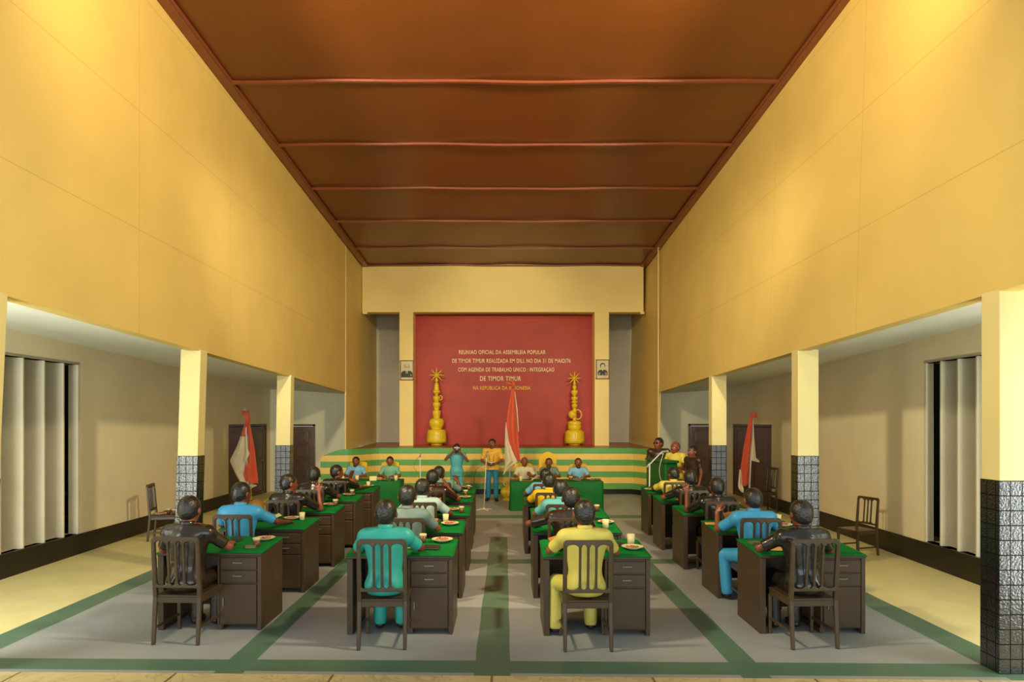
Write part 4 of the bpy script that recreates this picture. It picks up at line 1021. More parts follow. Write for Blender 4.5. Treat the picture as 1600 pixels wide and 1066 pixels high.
# seated people --------------------------------------------------------
R_ = dict
P_ = {
 (1, 0): R_(shirt='brownblack', tr='brownblack', top=1.34, yaw=-.05, J=seated(elr=(.33, .13, .83), wrr=(.24, .36, .815), ell=(-.30, .10, .80), hd=None)),
 (1, 1): R_(shirt='blue', tr='blue', top=1.34, yaw=-.45, J=seated(elr=(.36, .17, .85), wrr=(.40, .36, .815), ell=(-.29, .16, .82), wrl=(-.12, .38, .815))),
 (1, 2): R_(shirt='black', tr='black', top=1.32, yaw=-.85, J=seated(elr=(.38, .22, .81), wrr=(.33, .32, 1.03), ell=(-.30, .12, .80), hd=dict(hdr=V(0, .15, 1)), hn=dict(hnr=V(.3, -1, 0)), curl=(.35, .55))),
 (1, 3): R_(shirt='black', tr='black', top=1.33, yaw=.10, J=seated(elr=(.36, .12, .84), wrr=(.22, .36, .815), ell=(-.36, .12, .84), wrl=(-.2, .36, .815))),
 (1, 4): R_(shirt='black', tr='black', top=1.25, yaw=-.95, J=seated(elr=(.36, .25, .84), wrr=(.40, .47, .815), ell=(-.10, .30, .90), wrl=(.16, .42, .95), hn=dict(hnl=V(0, -.4, 1)), curl=(.5, .7))),
 (2, 0): R_(shirt='teal', tr='teal', top=1.32, yaw=0, J=seated(elr=(.31, .14, .84), wrr=(.27, .36, .815), ell=(-.29, .12, .82))),
 (2, 1): R_(shirt='grey', tr='grey', top=1.33, yaw=0, J=seated(elr=(.33, .12, .82), wrr=(.16, .36, .815), ell=(-.24, .25, .83), wrl=(-.16, .40, .95))),
 (2, 2): R_(shirt='paleblue', tr='greyteal', top=1.27, yaw=-.2, J=seated(elr=(.36, .10, .80), wrr=(.22, .36, .815), ell=(-.34, .10, .80))),
 (2, 3): R_(shirt='redbrown', tr='redbrown', top=1.28, yaw=0, J=seated(elr=(.38, .20, .80), wrr=(.20, .34, .97), ell=(-.34, .12, .80), hd=dict(hdr=V(-.45, .1, .9)), hn=dict(hnr=V(.9, -.3, .4)), curl=(.15, .5))),
 (2, 4): R_(shirt='greyteal', tr='greyteal', top=1.24, yaw=-.45, J=seated(elr=(.38, .22, .80), wrr=(.30, .30, .96), ell=(-.30, .12, .80), hd=dict(hdr=V(-.3, .3, .8)), hn=dict(hnr=V(.6, -.8, .3)), curl=(.7, .5))),
 (3, 0): R_(shirt='paleyellow', tr='paleyellow', top=1.32, yaw=0, J=seated(elr=(.31, .14, .81), wrr=(.25, .38, .815), ell=(-.31, .12, .83), wrl=(-.22, .32, .89), legs=dict(knl=(-.24, .26, .50), anl=(-.25, .24, .10), toel=(-.27, .37, .035)))),
 (3, 1): R_(shirt='brownblack', tr='brownblack', top=1.30, yaw=0, J=seated(elr=(.30, .12, .80), wrr=(.18, .36, .815), ell=(-.43, .16, .86), wrl=(-.36, .34, .815), headx=.05)),
 (3, 2): R_(shirt='turq', tr='turq', top=1.28, yaw=-.1, J=seated(ell=(-.34, .10, .82), wrl=(-.20, .30, .83), elr=(.28, .12, .82))),
 (3, 3): R_(shirt='golden', tr='golden', top=1.25, yaw=-.1, J=seated(ell=(-.32, .12, .82))),
 (3, 4): R_(shirt='ltblue', tr='ltblue', top=1.22, yaw=.1, J=seated(ell=(-.33, .10, .80))),
 (4, 0): R_(shirt='black', tr='black', top=1.31, yaw=.05, J=seated(ell=(-.36, .12, .84), wrl=(-.24, .34, .815), elr=(.32, .10, .82))),
 (4, 1): R_(shirt='blue', tr='blue', top=1.29, yaw=.15, J=seated(ell=(-.34, .18, .80), wrl=(-.31, .30, .97), elr=(.32, .10, .82), hd=dict(hdl=V(.3, .15, .8)), hn=dict(hnl=V(-1, -.4, .2)), curl=(.5, .8), legs=dict(knl=(-.26, .22, .50), anl=(-.24, .16, .10), toel=(-.27, .28, .035)))),
 (4, 2): R_(shirt='black', tr='black', top=1.28, yaw=.10, J=seated(ell=(-.37, .12, .82), wrl=(-.50, .32, .815), elr=(.28, .2, .85), wrr=(.22, .36, .9)), up=True),
 (4, 3): R_(shirt='black', tr='black', top=1.28, yaw=0, J=seated(ell=(-.38, .14, .84), wrl=(-.30, .34, .815), elr=(.30, .10, .82))),
 (4, 4): R_(shirt='yellow', tr='yellow', top=1.22, yaw=.55, J=seated(ell=(-.30, .20, .84), wrl=(-.22, .40, .83), elr=(.20, .26, .84), wrr=(-.05, .40, .83))),
}
LAB = {
 (1, 0): 'person in glossy dark brown shirt, seated at the front left desk',
 (1, 1): 'person in bright blue shirt seated in the left column, papers at hand',
 (1, 2): 'person in black shirt raising the right hand, left column',
 (1, 3): 'person in black shirt, fourth from the front in the left column',
 (1, 4): 'person in black looking right, farthest of the left column',
 (2, 0): 'person in teal shirt and trousers seated at a front desk',
 (2, 1): 'person in grey shirt seated behind the teal-shirted one',
 (2, 2): 'person in pale blue-white shirt, middle of the second column',
 (2, 3): 'person in glossy red-brown shirt lifting the right forearm',
 (2, 4): 'person in grey-teal shirt, farthest of the second column',
 (3, 0): 'person in pale yellow shirt and trousers seated at a front desk',
 (3, 1): 'person in dark brown shirt seated right behind the pale yellow shirt',
 (3, 2): 'person in turquoise shirt, middle of the third column',
 (3, 3): 'person in golden yellow shirt seated in the third column',
 (3, 4): 'person in light blue shirt, farthest of the third column',
 (4, 0): 'person in black shirt seated at the front right desk',
 (4, 1): 'person in bright blue shirt holding a folder, right column',
 (4, 2): 'person in glossy black shirt with left hand raised, right column',
 (4, 3): 'person in black shirt, fourth from the front in the right column',
 (4, 4): 'person in yellow shirt before the lectern, farthest of the right column',
}
for (c, r), d in P_.items():
    x, y, rz = PERS[c, r]; s = (d['top']-0.0)/1.312
    J = d['J']
    if d.get('up'):
        # left hand raised beside the head, elbow on the desk
        J.update(ell=np.array((-.34, .26, .80)), wrl=np.array((-.33, .33, 1.03)), hdl=V(-.05, .1, 1), hnl=V(-.3, -1, 0), curll=.35)
    hh = .0085 if r <= 1 else (.0095 if r == 2 else .011)
    # scale about the seat height so feet, seat and hands stay where they rest
    Js = {}
    k = (d['top']-.45)/(1.312-.45)
    for kk, v in J.items():
        if isinstance(v, (float, int)) or kk.startswith('hd') or kk.startswith('hn'): Js[kk] = v
        else:
            v = np.array(v, float); 
            if kk in ('neck', 'head', 'chest', 'shl', 'shr'): v[2] = .45+(v[2]-.45)*k
            Js[kk] = v
    person((x, y, 0), rz, LAB[c, r], 'people seated at the desks', d['shirt'], d['tr'], Js, h=hh, skin=M_skin if (c+r) % 2 else M_skind, yaw=d['yaw'], pitch=-.06)

# presiding tables, thrones and their people ---------------------------
def covered_table(loc, W, D, H, label):
    r = empty('covered_table', loc, 0, label, 'table'); b = MB(); n = 40
    # cloth reaching the floor, soft folds near the bottom
    rows = [(0, H, 0), (.012, H-.012, 0), (.016, H*.6, .004), (.022, H*.25, .010), (.03, .01, .016)]
    per = []
    for i in range(n): per.append((W*i/n, 0, 0, -1))
    m_ = 16
    for i in range(m_): per.append((W, D*i/m_, 1, 0))
    for i in range(n): per.append((W-W*i/n, D, 0, 1))
    for i in range(m_): per.append((0, D-D*i/m_, -1, 0))
    N = len(per)
    for o_, z, am in rows:
        for k, (x, y, nx_, ny_) in enumerate(per):
            w_ = am*math.sin(k*.9)*math.sin(k*.37)
            b.v.append((x+nx_*(o_+w_), y+ny_*(o_+w_), z))
    for j in range(len(rows)-1):
        for k in range(N):
            b.f.append((j*N+k, j*N+(k+1) % N, (j+1)*N+(k+1) % N, (j+1)*N+k)); b.m.append(0); b.sm.append(True)
    b.f.append(tuple(range(N))); b.m.append(0); b.sm.append(False)
    f = b.build('cloth_cover', M_cloth, r)
    MB().box(.03, W-.03, .03, D-.03, H-.05, H-.01).build('tabletop', M_wood, r)
    for x in (.04, W-.09):
        for y in (.04, D-.09): MB().box(x, x+.05, y, y+.05, 0, H-.05).build('leg', M_wood, r)
    return r
TH = .665
covered_table((.145, 14.50, 0), 2.09, .62, TH, 'long table under green cloth behind the third column, three seated behind')
covered_table((-3.86, 14.62, 0), 1.47, .60, TH, 'green-clothed table at the left, two people seated behind')
def throne(loc, label, h, w, peak):
    r = empty('throne', loc, 0, label, 'chair', 'yellow high-backed chairs')
    b = MB()
    sh_ = h-.075 if peak else h-.03
    pts = [(-w/2, .05), (w/2, .05), (w/2, sh_)]+([(w*.34, sh_+.012), (w*.20, h-.030), (w*.08, h-.006), (-w*.08, h-.006), (-w*.20, h-.030), (-w*.34, sh_+.012)] if peak else [(w*.30, h), (-w*.30, h)])+[(-w/2, sh_)]
    b.prism_xz(pts, .20, .26); b.build('backrest', M_gold, r, bevel=.005)
    MB().box(-w/2+.01, w/2-.01, -.22, .22, .34, .42).build('seat', M_gold, r, bevel=.015)
    for sx in (-1, 1):
        MB().box(sx*(w/2-.04)-.025, sx*(w/2-.04)+.025, -.20, -.15, 0, .35).build('leg', M_gold, r, bevel=.006)
    return r
HEADS = [  # head px, top px, Y, shirt, extras, hair, label, skin, throne(x0,x1,top,peak)
 (556.5, 713.5, 15.75, 'ltblue', ('moustache', 'beard', 'placket'), 'short', 'person with goatee in light blue shirt behind the left green table', (547.5, 574, 721.4, False)),
 (609.5, 713.0, 15.70, 'mint', ('moustache', 'placket'), 'short', 'smiling person in mint green shirt behind the left green table', (596.8, 624, 721.4, False)),
 (819.5, 714.2, 15.55, 'cream', ('mouth', 'placket'), 'bald', 'bald person in cream shirt, left of the three at the long table', (803.7, 831.2, 723.5, False)),
 (857.5, 716.0, 15.60, 'grey', ('longbeard', 'moustache', 'placket'), 'receding', 'person with grey beard in grey shirt on the tall yellow throne', (842, 869.3, 705.8, True)),
 (903.4, 716.0, 15.55, 'ltblue', ('beard', 'moustache', 'placket'), 'receding', 'bearded person in light blue shirt, right of the three at the long table', (890.3, 917, 724, False)),
]
for i, (hx, ht, Y, shirt, ex, hair, lb, (t0, t1, tt, pk)) in enumerate(HEADS):
    X = (hx-788)*Y/F; top = CAM_H+(657-ht)*Y/F; k = (top-.40)/(1.312-.45)*.97
    J = seated(elr=(.29, .10, .78), wrr=(.13, .30, .80), ell=(-.29, .10, .78), wrl=(-.13, .30, .80))
    if i == 2: J = seated(elr=(.27, .10, .76), wrr=(.20, .30, .76), ell=(-.28, .14, .76), wrl=(-.12, .26, .83), hd=dict(hdl=V(.2, .3, .9)), hn=dict(hnl=V(0, -1, .3)), curl=(.8, .6))
    zoff = 0.0; sc = .88
    Js = {}
    for kk, v in J.items():
        if isinstance(v, (float, int)) or kk.startswith('hd') or kk.startswith('hn'): Js[kk] = v; continue
        v = np.array(v, float)
        if kk in ('neck', 'head', 'chest', 'shl', 'shr'): v[2] = .50+(v[2]-.50)*((top/sc-.50)/(1.312-.50))
        if kk in ('wrr', 'wrl') and v[2] < .82: v[2] = TH/sc+.045
        if kk in ('elr', 'ell'): v[2] = TH/sc+.035
        Js[kk] = v
    person((X, Y, 0), PI, lb, 'people presiding', shirt, 'darkbrown', Js, h=.010, skin=M_skin, yaw=.1*((i % 3)-1), pitch=-.05, scale=sc, hair=hair, face=True, extras=ex, torso=(.95, .95))
    Yt = Y+.30; tx = (t0+t1)/2; w = (t1-t0)*Yt/F; hgt = CAM_H+(657-tt)*Yt/F
    throne(((tx-788)*Yt/F, Y+.06, 0), ['plain yellow chair back behind the goateed person, left table', 'plain yellow chair back behind the smiling person, left table', 'yellow chair behind the bald person in cream', 'tall yellow throne with a pointed crest, middle of the long table', 'yellow chair behind the bearded person in light blue, long table'][i], hgt, w, pk)

# standing people ------------------------------------------------------
def standing(H_, elr, wrr, ell, wrl, hd=None, hn=None, curl=(.5, .5), feet=.10, headp=None):
    k = H_/1.60
    J = dict(pelvis=(0, 0, .86), chest=(0, .0, 1.16), neck=(0, .0, 1.345), head=(0, .02, 1.473), shl=(-.180, 0, 1.285), shr=(.180, 0, 1.285), ell=ell, elr=elr, wrl=wrl, wrr=wrr,
             hipl=(-.085, 0, .82), hipr=(.085, 0, .82), knl=(-feet*.95, .01, .46), knr=(feet*.95, .01, .46), anl=(-feet, -.01, .09), anr=(feet, -.01, .09),
             toel=(-feet-.03, .13, .036), toer=(feet+.03, .13, .036), curlr=curl[0], curll=curl[1])
    if hd: J.update(hd)
    if hn: J.update(hn)
    return J, k
J, k = standing(1.58, (.27, .02, 1.03), (.10, .20, .97), (-.27, .02, 1.03), (-.08, .20, .97), curl=(1.0, 1.0), hd=dict(hdr=V(-.9, .5, 0), hdl=V(.9, .5, 0)), hn=dict(hnr=V(.3, .6, .6), hnl=V(-.3, .6, .6)))
Ys = 16.3
person(((769-788)*Ys/F, Ys, 0), PI-.10, 'person standing at the microphone in ochre yellow shirt and blue trousers', None, 'goldshirt', M_jeans, J, h=.010, yaw=-.1, scale=1.585/1.60, face=True,
       extras=('moustache', 'mouth', 'buttons', 'neck_strap', 'wristwatch'), sleeve=.80, shirt_hem=.80)
J, k = standing(1.45, (.30, .10, 1.16), (.085, .24, 1.39), (-.30, .12, 1.12), (-.10, .24, 1.38), curl=(1.1, 1.1), hd=dict(hdr=V(-.5, .2, .5), hdl=V(.5, .2, .5)), hn=dict(hnr=V(.3, .8, .2), hnl=V(-.3, .8, .2)), feet=.135)
Yc = 16.2
person(((713.5-788)*Yc/F, Yc, 0), PI+.05, 'person in cyan shirt and trousers taking a photo with a camera', None, 'cyan', 'cyan', J, h=.010, pitch=-.22, scale=.915, face=False, sleeve=.55, jacket=True, shirt_hem=.70)
# lectern people
Yl = 14.75; J, k = standing(1.6, (.24, .02, 1.02), (.16, .16, .92), (-.24, .02, 1.02), (-.16, .16, .92))
person(((1029-788)*Yl/F, Yl, 0), PI-.35, 'person in dark sunglasses and brown shirt behind the lectern', None, 'darkbrown', 'darkbrown', J, h=.010, yaw=-.55, scale=1.655/1.60, face=True, extras=('sunglasses',), sleeve=.6, shirt_hem=.78, skin=M_skin)
Yl = 13.85; J, k = standing(1.6, (.30, .06, 1.06), (.20, .26, 1.17), (-.27, .06, 1.02), (-.20, .24, 1.06))
person(((1056-788)*Yl/F, Yl, 0), PI/2+.65, 'person in yellow shirt speaking behind the green lectern', None, 'yellow', 'darkbrown', J, h=.010, yaw=.0, scale=1.595/1.60, face=True, hair='bald', sleeve=.55, shirt_hem=.78, skin=M_skin)
Yl = 13.2; J, k = standing(1.6, (.235, -.02, 1.02), (.23, .04, .80), (-.235, -.02, 1.02), (-.23, .04, .80), hd=dict(hdr=V(0, .1, -1), hdl=V(0, .1, -1)), hn=dict(hnr=V(1, 0, 0), hnl=V(-1, 0, 0)), curl=(.35, .35))
person(((1083-788)*Yl/F, Yl, 0), PI/2+.45, 'person in black shirt standing between the lectern and the farthest right pillar', None, 'darkbrown', 'darkbrown', J, h=.010, yaw=0, scale=1.53/1.60, face=True, extras=('moustache', 'mouth'), sleeve=.6, shirt_hem=.74, skin=M_skin)

# camera held by the photographer, and the one held by the speaker
def camera_thing(loc, rz, label, s=1.0):
    r = empty('camera', loc, rz, label, 'camera'); r.scale = (s,)*3
    MB().box(-.065, .065, -.02, .02, -.035, .035).build('camera_body', M_bookb, r, bevel=.006)
    MB().box(-.067, .067, -.022, .022, .022, .044).build('top_plate', M_white, r, bevel=.004)
    b = MB(); b.tube([(0, -.02, -.004), (0, -.06, -.004)], [.028, .025], 14); b.build('lens', M_mic, r)
    return r
camera_thing(((714-788)*15.92/F, 15.93, 1.335), .05, 'small camera held up to the eyes of the cyan-clad person', 1.0)
camera_thing(((768-788)*16.05/F, 16.00, .965), -.1, 'dark camera hanging at the belly of the standing speaker', .95)

# lectern --------------------------------------------------------------
A, B_, C_, D_ = (3.15, 14.22), (3.30, 13.15), (3.60, 13.28), (3.42, 14.34)
lx, ly = 3.4, 13.75; rel = lambda p: (p[0]-lx, p[1]-ly)
lec = empty('lectern', (lx, ly, 0), 0, 'green painted lectern with an overhanging top, right of the stage', 'lectern')
b = MB(); b.prism([rel(A), rel(B_), rel(C_), rel(D_)], 0, 1.17); b.build('lectern_body', M_lect, lec, bevel=.03)
def grow_poly(ps, d):
    c = Vector((sum(p[0] for p in ps)/4, sum(p[1] for p in ps)/4)); return [tuple(c+(Vector(p)-c)*(1+d/(Vector(p)-c).length)) for p in ps]
b = MB(); b.prism(grow_poly([rel(A), rel(B_), rel(C_), rel(D_)], .05), 1.165, 1.215); b.build('lectern_top', M_lect, lec, bevel=.012)

# microphones and stands -----------------------------------------------
def mic_stand(loc, top, label, tilt=(0, 0), foot=.20):
    r = empty('microphone_stand', loc, 0, label, 'microphone stand')
    b = MB(); b.tube([(0, 0, .02), (tilt[0], tilt[1], top)], [.013, .010], 10); b.build('pole', M_white, r)
    b = MB(); b.lathe([(.03, 0.01), (.05, .02), (.04, .035), (.016, .06)], 14)
    for q in range(4):
        a = q*PI/2+.5; b.bar((0, 0, .018), (math.cos(a)*foot, math.sin(a)*foot, .012), .035, .018)
    b.build('foot', M_white, r, bevel=.004)
    b = MB(); b.tube([(tilt[0], tilt[1], top-.01), (tilt[0]+.02, tilt[1]-.03, top+.09)], [.014, .017], 10); b.ball((tilt[0]+.024, tilt[1]-.035, top+.11), .028, 12, 8); b.build('microphone', M_mic, r)
    return r
mic_stand(((756-788)*14.64/F, 14.64, 0), 1.22, 'white microphone stand on the floor before the standing speaker', (.06, 0))
mic_stand(((657.5-788)*15.9/F, 15.9, 0), 1.14, 'white microphone stand beside the left green table', (-.02, 0))
r = empty('microphone_stand', (2.93, 12.95, 0), 0, 'white boom microphone stand in front of the lectern', 'microphone stand')
b = MB(); b.tube([(0, 0, .02), (.01, 0, 1.15)], [.016, .014], 10); b.build('pole', M_white, r)
b = MB(); b.tube([(-.045, 0, 1.105), (.275, .02, 1.42)], [.015, .011], 10); b.ball((0, 0, 1.15), .024, 10, 8); b.build('boom', M_white, r)
b = MB(); b.tube([(.26, .02, 1.41), (.36, .04, 1.42)], [.022, .026], 10); b.ball((.38, .04, 1.415), .034, 12, 8); b.tube([(.24, .02, 1.38), (.30, .02, 1.37)], .02, 8); b.build('microphone', M_mic, r)
b = MB(); b.lathe([(.035, 0.0), (.05, .02), (.016, .06)], 14)
for q in range(3): a = q*2*PI/3; b.bar((0, 0, .015), (math.cos(a)*.2, math.sin(a)*.2, .012), .03, .016)
b.build('foot', M_white, r)
r = empty('microphone', ((838-788)*14.75/F, 14.78, TH), 0, 'table microphone on bent legs, left half of the long table', 'microphone')
b = MB(); b.tube([(.03, 0, .10), (-.02, 0, .22)], .008, 8)
b.build('neck', M_white, r); b = MB(); b.tube([(-.02, 0, .21), (-.035, 0, .27)], [.014, .02], 10); b.ball((-.038, 0, .28), .022, 10, 8); b.build('microphone_head', M_mic, r)
b = MB()
for e in ((.24, -.10, .0), (-.12, -.06, .0), (.05, .12, 0)): b.tube([(.03, 0, .11), e], .011, 8)
b.tube([(-.10, -.02, .02), (.03, 0, .11), (.30, 0, .085)], .009, 8); b.build('leg', M_white, r)
def cable(pts, label, m, r=.006):
    P = [Vector(p) for p in pts]; out = []
    for i in range(len(P)-1):
        p0 = P[max(i-1, 0)]; p1 = P[i]; p2 = P[i+1]; p3 = P[min(i+2, len(P)-1)]
        for t in np.linspace(0, 1, 8)[:-1]:
            out.append(.5*((2*p1)+(p2-p0)*t+(2*p0-5*p1+4*p2-p3)*t*t+(3*p1-p0-3*p2+p3)*t**3))
    out.append(P[-1]); b = MB(); b.tube(out, r, 6); o = b.build('cable', m); setp(o, label, 'cable'); return o
cable([(3.22, 12.95, 1.38), (3.12, 12.86, 1.10), (3.14, 12.82, .85), (3.30, 12.80, .55), (3.36, 12.8, .25), (3.40, 12.82, .01)], 'white cable hanging from the boom microphone by the lectern', M_cablew)
cable([(-.40, 14.62, 1.24), (-.48, 15.6, 1.0), (-.72, 16.6, .78), (-.80, 17.2, .5), (-.86, 17.5, .15), (-.85, 17.5, .01)], 'thin dark cable trailing from the centre microphone to the stage', M_cable, .005)
cable([(-2.10, 15.88, 1.18), (-2.20, 15.95, 1.05), (-2.26, 16.0, .88), (-2.17, 16.0, .72), (-2.05, 15.98, .3), (-2.0, 15.98, .01)], 'thin dark cable looping beside the left microphone stand', M_cable, .005)
cable([(.98, 14.62, TH+.01), (1.02, 14.46, TH+.0), (1.03, 14.44, .50), (1.05, 14.42, .2), (1.0, 14.40, .01)], 'thin pale cable hanging down the front of the long green table', M_cablew, .005)

# flags ----------------------------------------------------------------
def flag(name, base, top, label, red, white, knot, Y, depth=.05):
    """cloth pieces given as rows of (left, right) photo pixels at their own distance, with folds in depth"""
    base = Vector(base); top = Vector(top)
    r = empty(name, (base.x, base.y, 0), 0, label, 'flag', None); O = Vector((base.x, base.y, 0))
    b = MB(); b.tube([base-O, top-O], [.022, .018], 12); b.ball(top-O, .026, 10, 8); b.build('flag_pole', M_white, r)
    def piece(rows, m, nm, ph, dy):
        bb = MB(); n = 14; R = []
        for (y, xl, xr) in rows: R.append((y, xl, xr))
        # refine rows
        RR = []
        for i in range(len(R)-1):
            for t in np.linspace(0, 1, 6)[:-1]: RR.append(tuple(R[i][q]*(1-t)+R[i+1][q]*t for q in range(3)))
        RR.append(R[-1])
        for j, (y, xl, xr) in enumerate(RR):
            for i in range(n+1):
                t = i/n; x = xl+(xr-xl)*t; wv = (xr-xl)*Y/F
                d = dy-.06*(0)+min(.06, wv*.22)*math.sin(t*PI*2.3+ph+j*.04)
                p = pz(x, y, Y); bb.v.append((p.x-O.x, p.y+d-O.y, p.z))
        for j in range(len(RR)-1):
            for i in range(n):
                a = j*(n+1)+i; bb.f.append((a, a+1, a+n+2, a+n+1)); bb.m.append(0); bb.sm.append(True)
        o = bb.build(nm, m, r); md = o.modifiers.new('t', 'SOLIDIFY'); md.thickness = .008; md.offset = 0
        return o
    for k, (rows, dy) in enumerate(red): piece(rows, M_fred, 'red_cloth', .4+k, dy)
    for k, (rows, dy) in enumerate(white): piece(rows, M_fwhite, 'white_cloth', 1.3+k, dy)
    kb = MB()
    for (x0, y0_, x1, y1_, rr) in knot: kb.tube([pz(x0, y0_, Y)-O+Vector((0, -.05, 0)), (pz(x0, y0_, Y)+pz(x1, y1_, Y))/2-O+Vector((.01, -.07, .01)), pz(x1, y1_, Y)-O+Vector((0, -.05, 0))], [rr*.6, rr, rr*.3], 8)
    kb.build('knot', M_fred, r)
    return r
Yf = 16.2
flag('flag', ((795-788)*Yf/F, Yf+.06, .05), pz(803, 601, Yf)+Vector((0, .06, 0)), 'red and white flag on the central pole before the stage',
     red=[([(602, 800, 803.5), (625, 796.5, 805), (650, 792.5, 807.5), (668, 791.8, 809.0), (691, 794.8, 810.5), (707, 801.3, 812), (720.5, 808.6, 812.8)], 0)],
     white=[([(660, 790.8, 791.2), (670, 789.6, 791.9), (691, 789.0, 794.9), (707, 788.9, 801.4), (722, 788.8, 808.7), (731, 788.8, 794.0), (742, 786.2, 787.0)], .01), ([(612, 803.8, 804.4), (640, 807.0, 808.4), (660, 808.6, 809.6), (675, 809.8, 810.3)], -.02)],
     knot=[(800, 603, 789.5, 597.5, .035), (801, 606, 802, 596, .05), (802, 603, 798, 592, .02)], Y=Yf)
Yf = 14.6
flag('flag', ((388-788)*Yf/F, Yf+.05, .03), pz(381.6, 640, Yf)+Vector((0, .05, 0)), 'red and white flag on a pole in the left aisle',
     red=[([(648, 384, 389), (665, 388, 391), (700, 388, 397), (730, 381, 399.5), (750, 378.0, 402.2), (755.5, 389, 402.5)], .0), ([(650, 383.5, 386), (664, 379.5, 387), (682, 373.8, 386)], .05)],
     white=[([(682, 373.6, 386.5), (700, 366.5, 387), (719, 356.8, 386.0), (723, 357.2, 385.5), (740, 365.0, 384.0), (756, 373.5, 391), (759, 376, 401), (764, 380, 390)], .04), ([(678, 385.5, 387.2), (700, 386, 388), (708, 386, 391), (712, 385.5, 390), (720, 383.5, 386.0)], -.04)],
     knot=[(379.5, 648, 383, 642, .045), (382, 645, 390, 652, .05), (386, 652, 390.5, 640.5, .03), (387, 650, 388, 664, .05)], Y=Yf)
Yf = 14.4
flag('flag', ((1171-788)*Yf/F, Yf+.05, .03), pz(1176.8, 650, Yf)+Vector((0, .05, 0)), 'red and white flag on a pole in the right aisle',
     red=[([(646, 1174, 1176.5), (665, 1169, 1176), (700, 1162.5, 1175), (733, 1158, 1173), (757, 1158.5, 1170.0), (759.5, 1161, 1166)], 0)],
     white=[([(652, 1176.5, 1177.6), (680, 1176.5, 1179), (700, 1175.5, 1180.5), (716, 1174.5, 1181.6), (720, 1175, 1186.5), (722.5, 1184, 1187.5)], .02), ([(734, 1156.2, 1158.6), (758, 1154.4, 1160), (764, 1155.2, 1162.4), (770, 1160, 1162.4)], .03)],
     knot=[(1176, 652, 1177.5, 643.5, .05), (1176, 648, 1181, 652.5, .035), (1172.5, 652, 1175, 647, .035)], Y=Yf)
# flag bases
v = empty('vase', ((794.5-788)*16.25/F, 16.25, 0), 0, 'round ornate yellow vase holding the central flag pole', 'vase')
b = MB(); b.lathe([(.12, 0), (.15, .01), (.15, .05), (.10, .07), (.14, .11), (.19, .17), (.208, .23), (.195, .29), (.15, .335), (.08, .365), (.055, .39), (.06, .43), (.075, .45), (.05, .46)], 36, rfn=lambda a, z: 1+.012*math.sin(a*14)*math.sin(z*60)); b.build('vase_body', M_vase, v)
for sx in (-1, 1):
    b = MB(); b.tube([(sx*.055*math.cos(t)+sx*.07, 0, .45+.055*math.sin(t)) for t in np.linspace(-2.4, 2.6, 12)], .012, 8); b.build('handle', M_vase, v)
def spiral_tinsel(path, label, rr=.035, turns=14):
    P = [Vector(p) for p in path]; n = 120; out = []
    L = len(P)-1
    for i in range(n):
        t = i/(n-1)*L; k = min(int(t), L-1); f = t-k; p = P[k].lerp(P[k+1], f); d = (P[k+1]-P[k]).normalized()
        u = d.cross(Vector((.3, .2, 1))).normalized(); w = d.cross(u); a = i/(n-1)*turns*2*PI
        out.append(p+(u*math.cos(a)+w*math.sin(a))*rr)
    b = MB(); b.tube(out, .011, 6); o = b.build('garland', M_tinsel); setp(o, label, 'garland'); return o
fb = (388-788)*14.6/F
spiral_tinsel([(fb-.0, 14.63, .56), (fb+.03, 14.62, .20), (fb+.10, 14.60, .07)], 'yellow curly garland wound round the foot of the left flag pole', .05, 16)
spiral_tinsel([(fb+.15, 14.9, .05), (-5.95, 16.2, .05), (-5.75, 16.8, .05), (-5.9, 17.4, .05)], 'yellow curly garland lying on the left aisle floor', .04, 14)
p = empty('pot', (-5.68, 14.62, 0), 0, 'round tan pot at the foot of the left flag', 'pot')
b = MB(); b.lathe([(.10, 0), (.16, .04), (.19, .11), (.17, .18), (.10, .23), (.08, .235)], 24); b.build('pot_body', M_pot, p)
b = MB(); b.lathe([(.085, .225), (.085, .245), (.07, .245)], 20); b.build('rim', M_pot, p)
p = empty('flag_stand', (5.515, 14.46, 0), 0, 'low round stand at the foot of the right flag', 'flag stand')
b = MB(); b.lathe([(.16, 0), (.16, .03), (.05, .05), (.035, .09), (.03, .09)], 24); b.build('base', M_chair, p)
p2 = MB(); p2.ball((0, 0, .10), .035, 10, 8); p2.build('socket', M_chair, p)

# small things on desks and tables --------------------------------------
DZ = .770
def make_cup(drink):
    r = empty('cup', (0, 0, 0), 0, 'x', 'cup')
    if drink:
        b = MB(); b.lathe([(.026, 0), (.030, .003), (.036, .062)], 20); b.build('cup_body', M_drink, r)
        b = MB(); b.lathe([(.036, .062), (.038, .088), (.034, .090), (.020, .087)], 20); b.build('rim', M_foam, r)
    else:
        b = MB(); b.lathe([(.025, 0), (.029, .003), (.037, .094), (.033, .094), (.027, .07), (.01, .068)], 20); b.build('cup_body', M_cream, r)
    return r
def make_plate():
    r = empty('plate', (0, 0, 0), 0, 'x', 'plate')
    b = MB(); b.lathe([(.055, 0), (.060, .004), (.100, .022), (.102, .026), (.096, .026), (.060, .010), (.02, .009)], 36); b.build('dish', M_plate, r)
    return r
cupd = make_cup(True); cupc = make_cup(False); plate0 = make_plate()
first = {}
def put(proto, key, loc, rz, label, group, scale=1.0):
    if key not in first:
        first[key] = 1; proto.location = loc; proto.rotation_euler = (0, 0, rz); setp(proto, label, None, group); proto.scale = (scale,)*3; return proto
    return copy_tree(proto, loc, rz, label, group, scale)
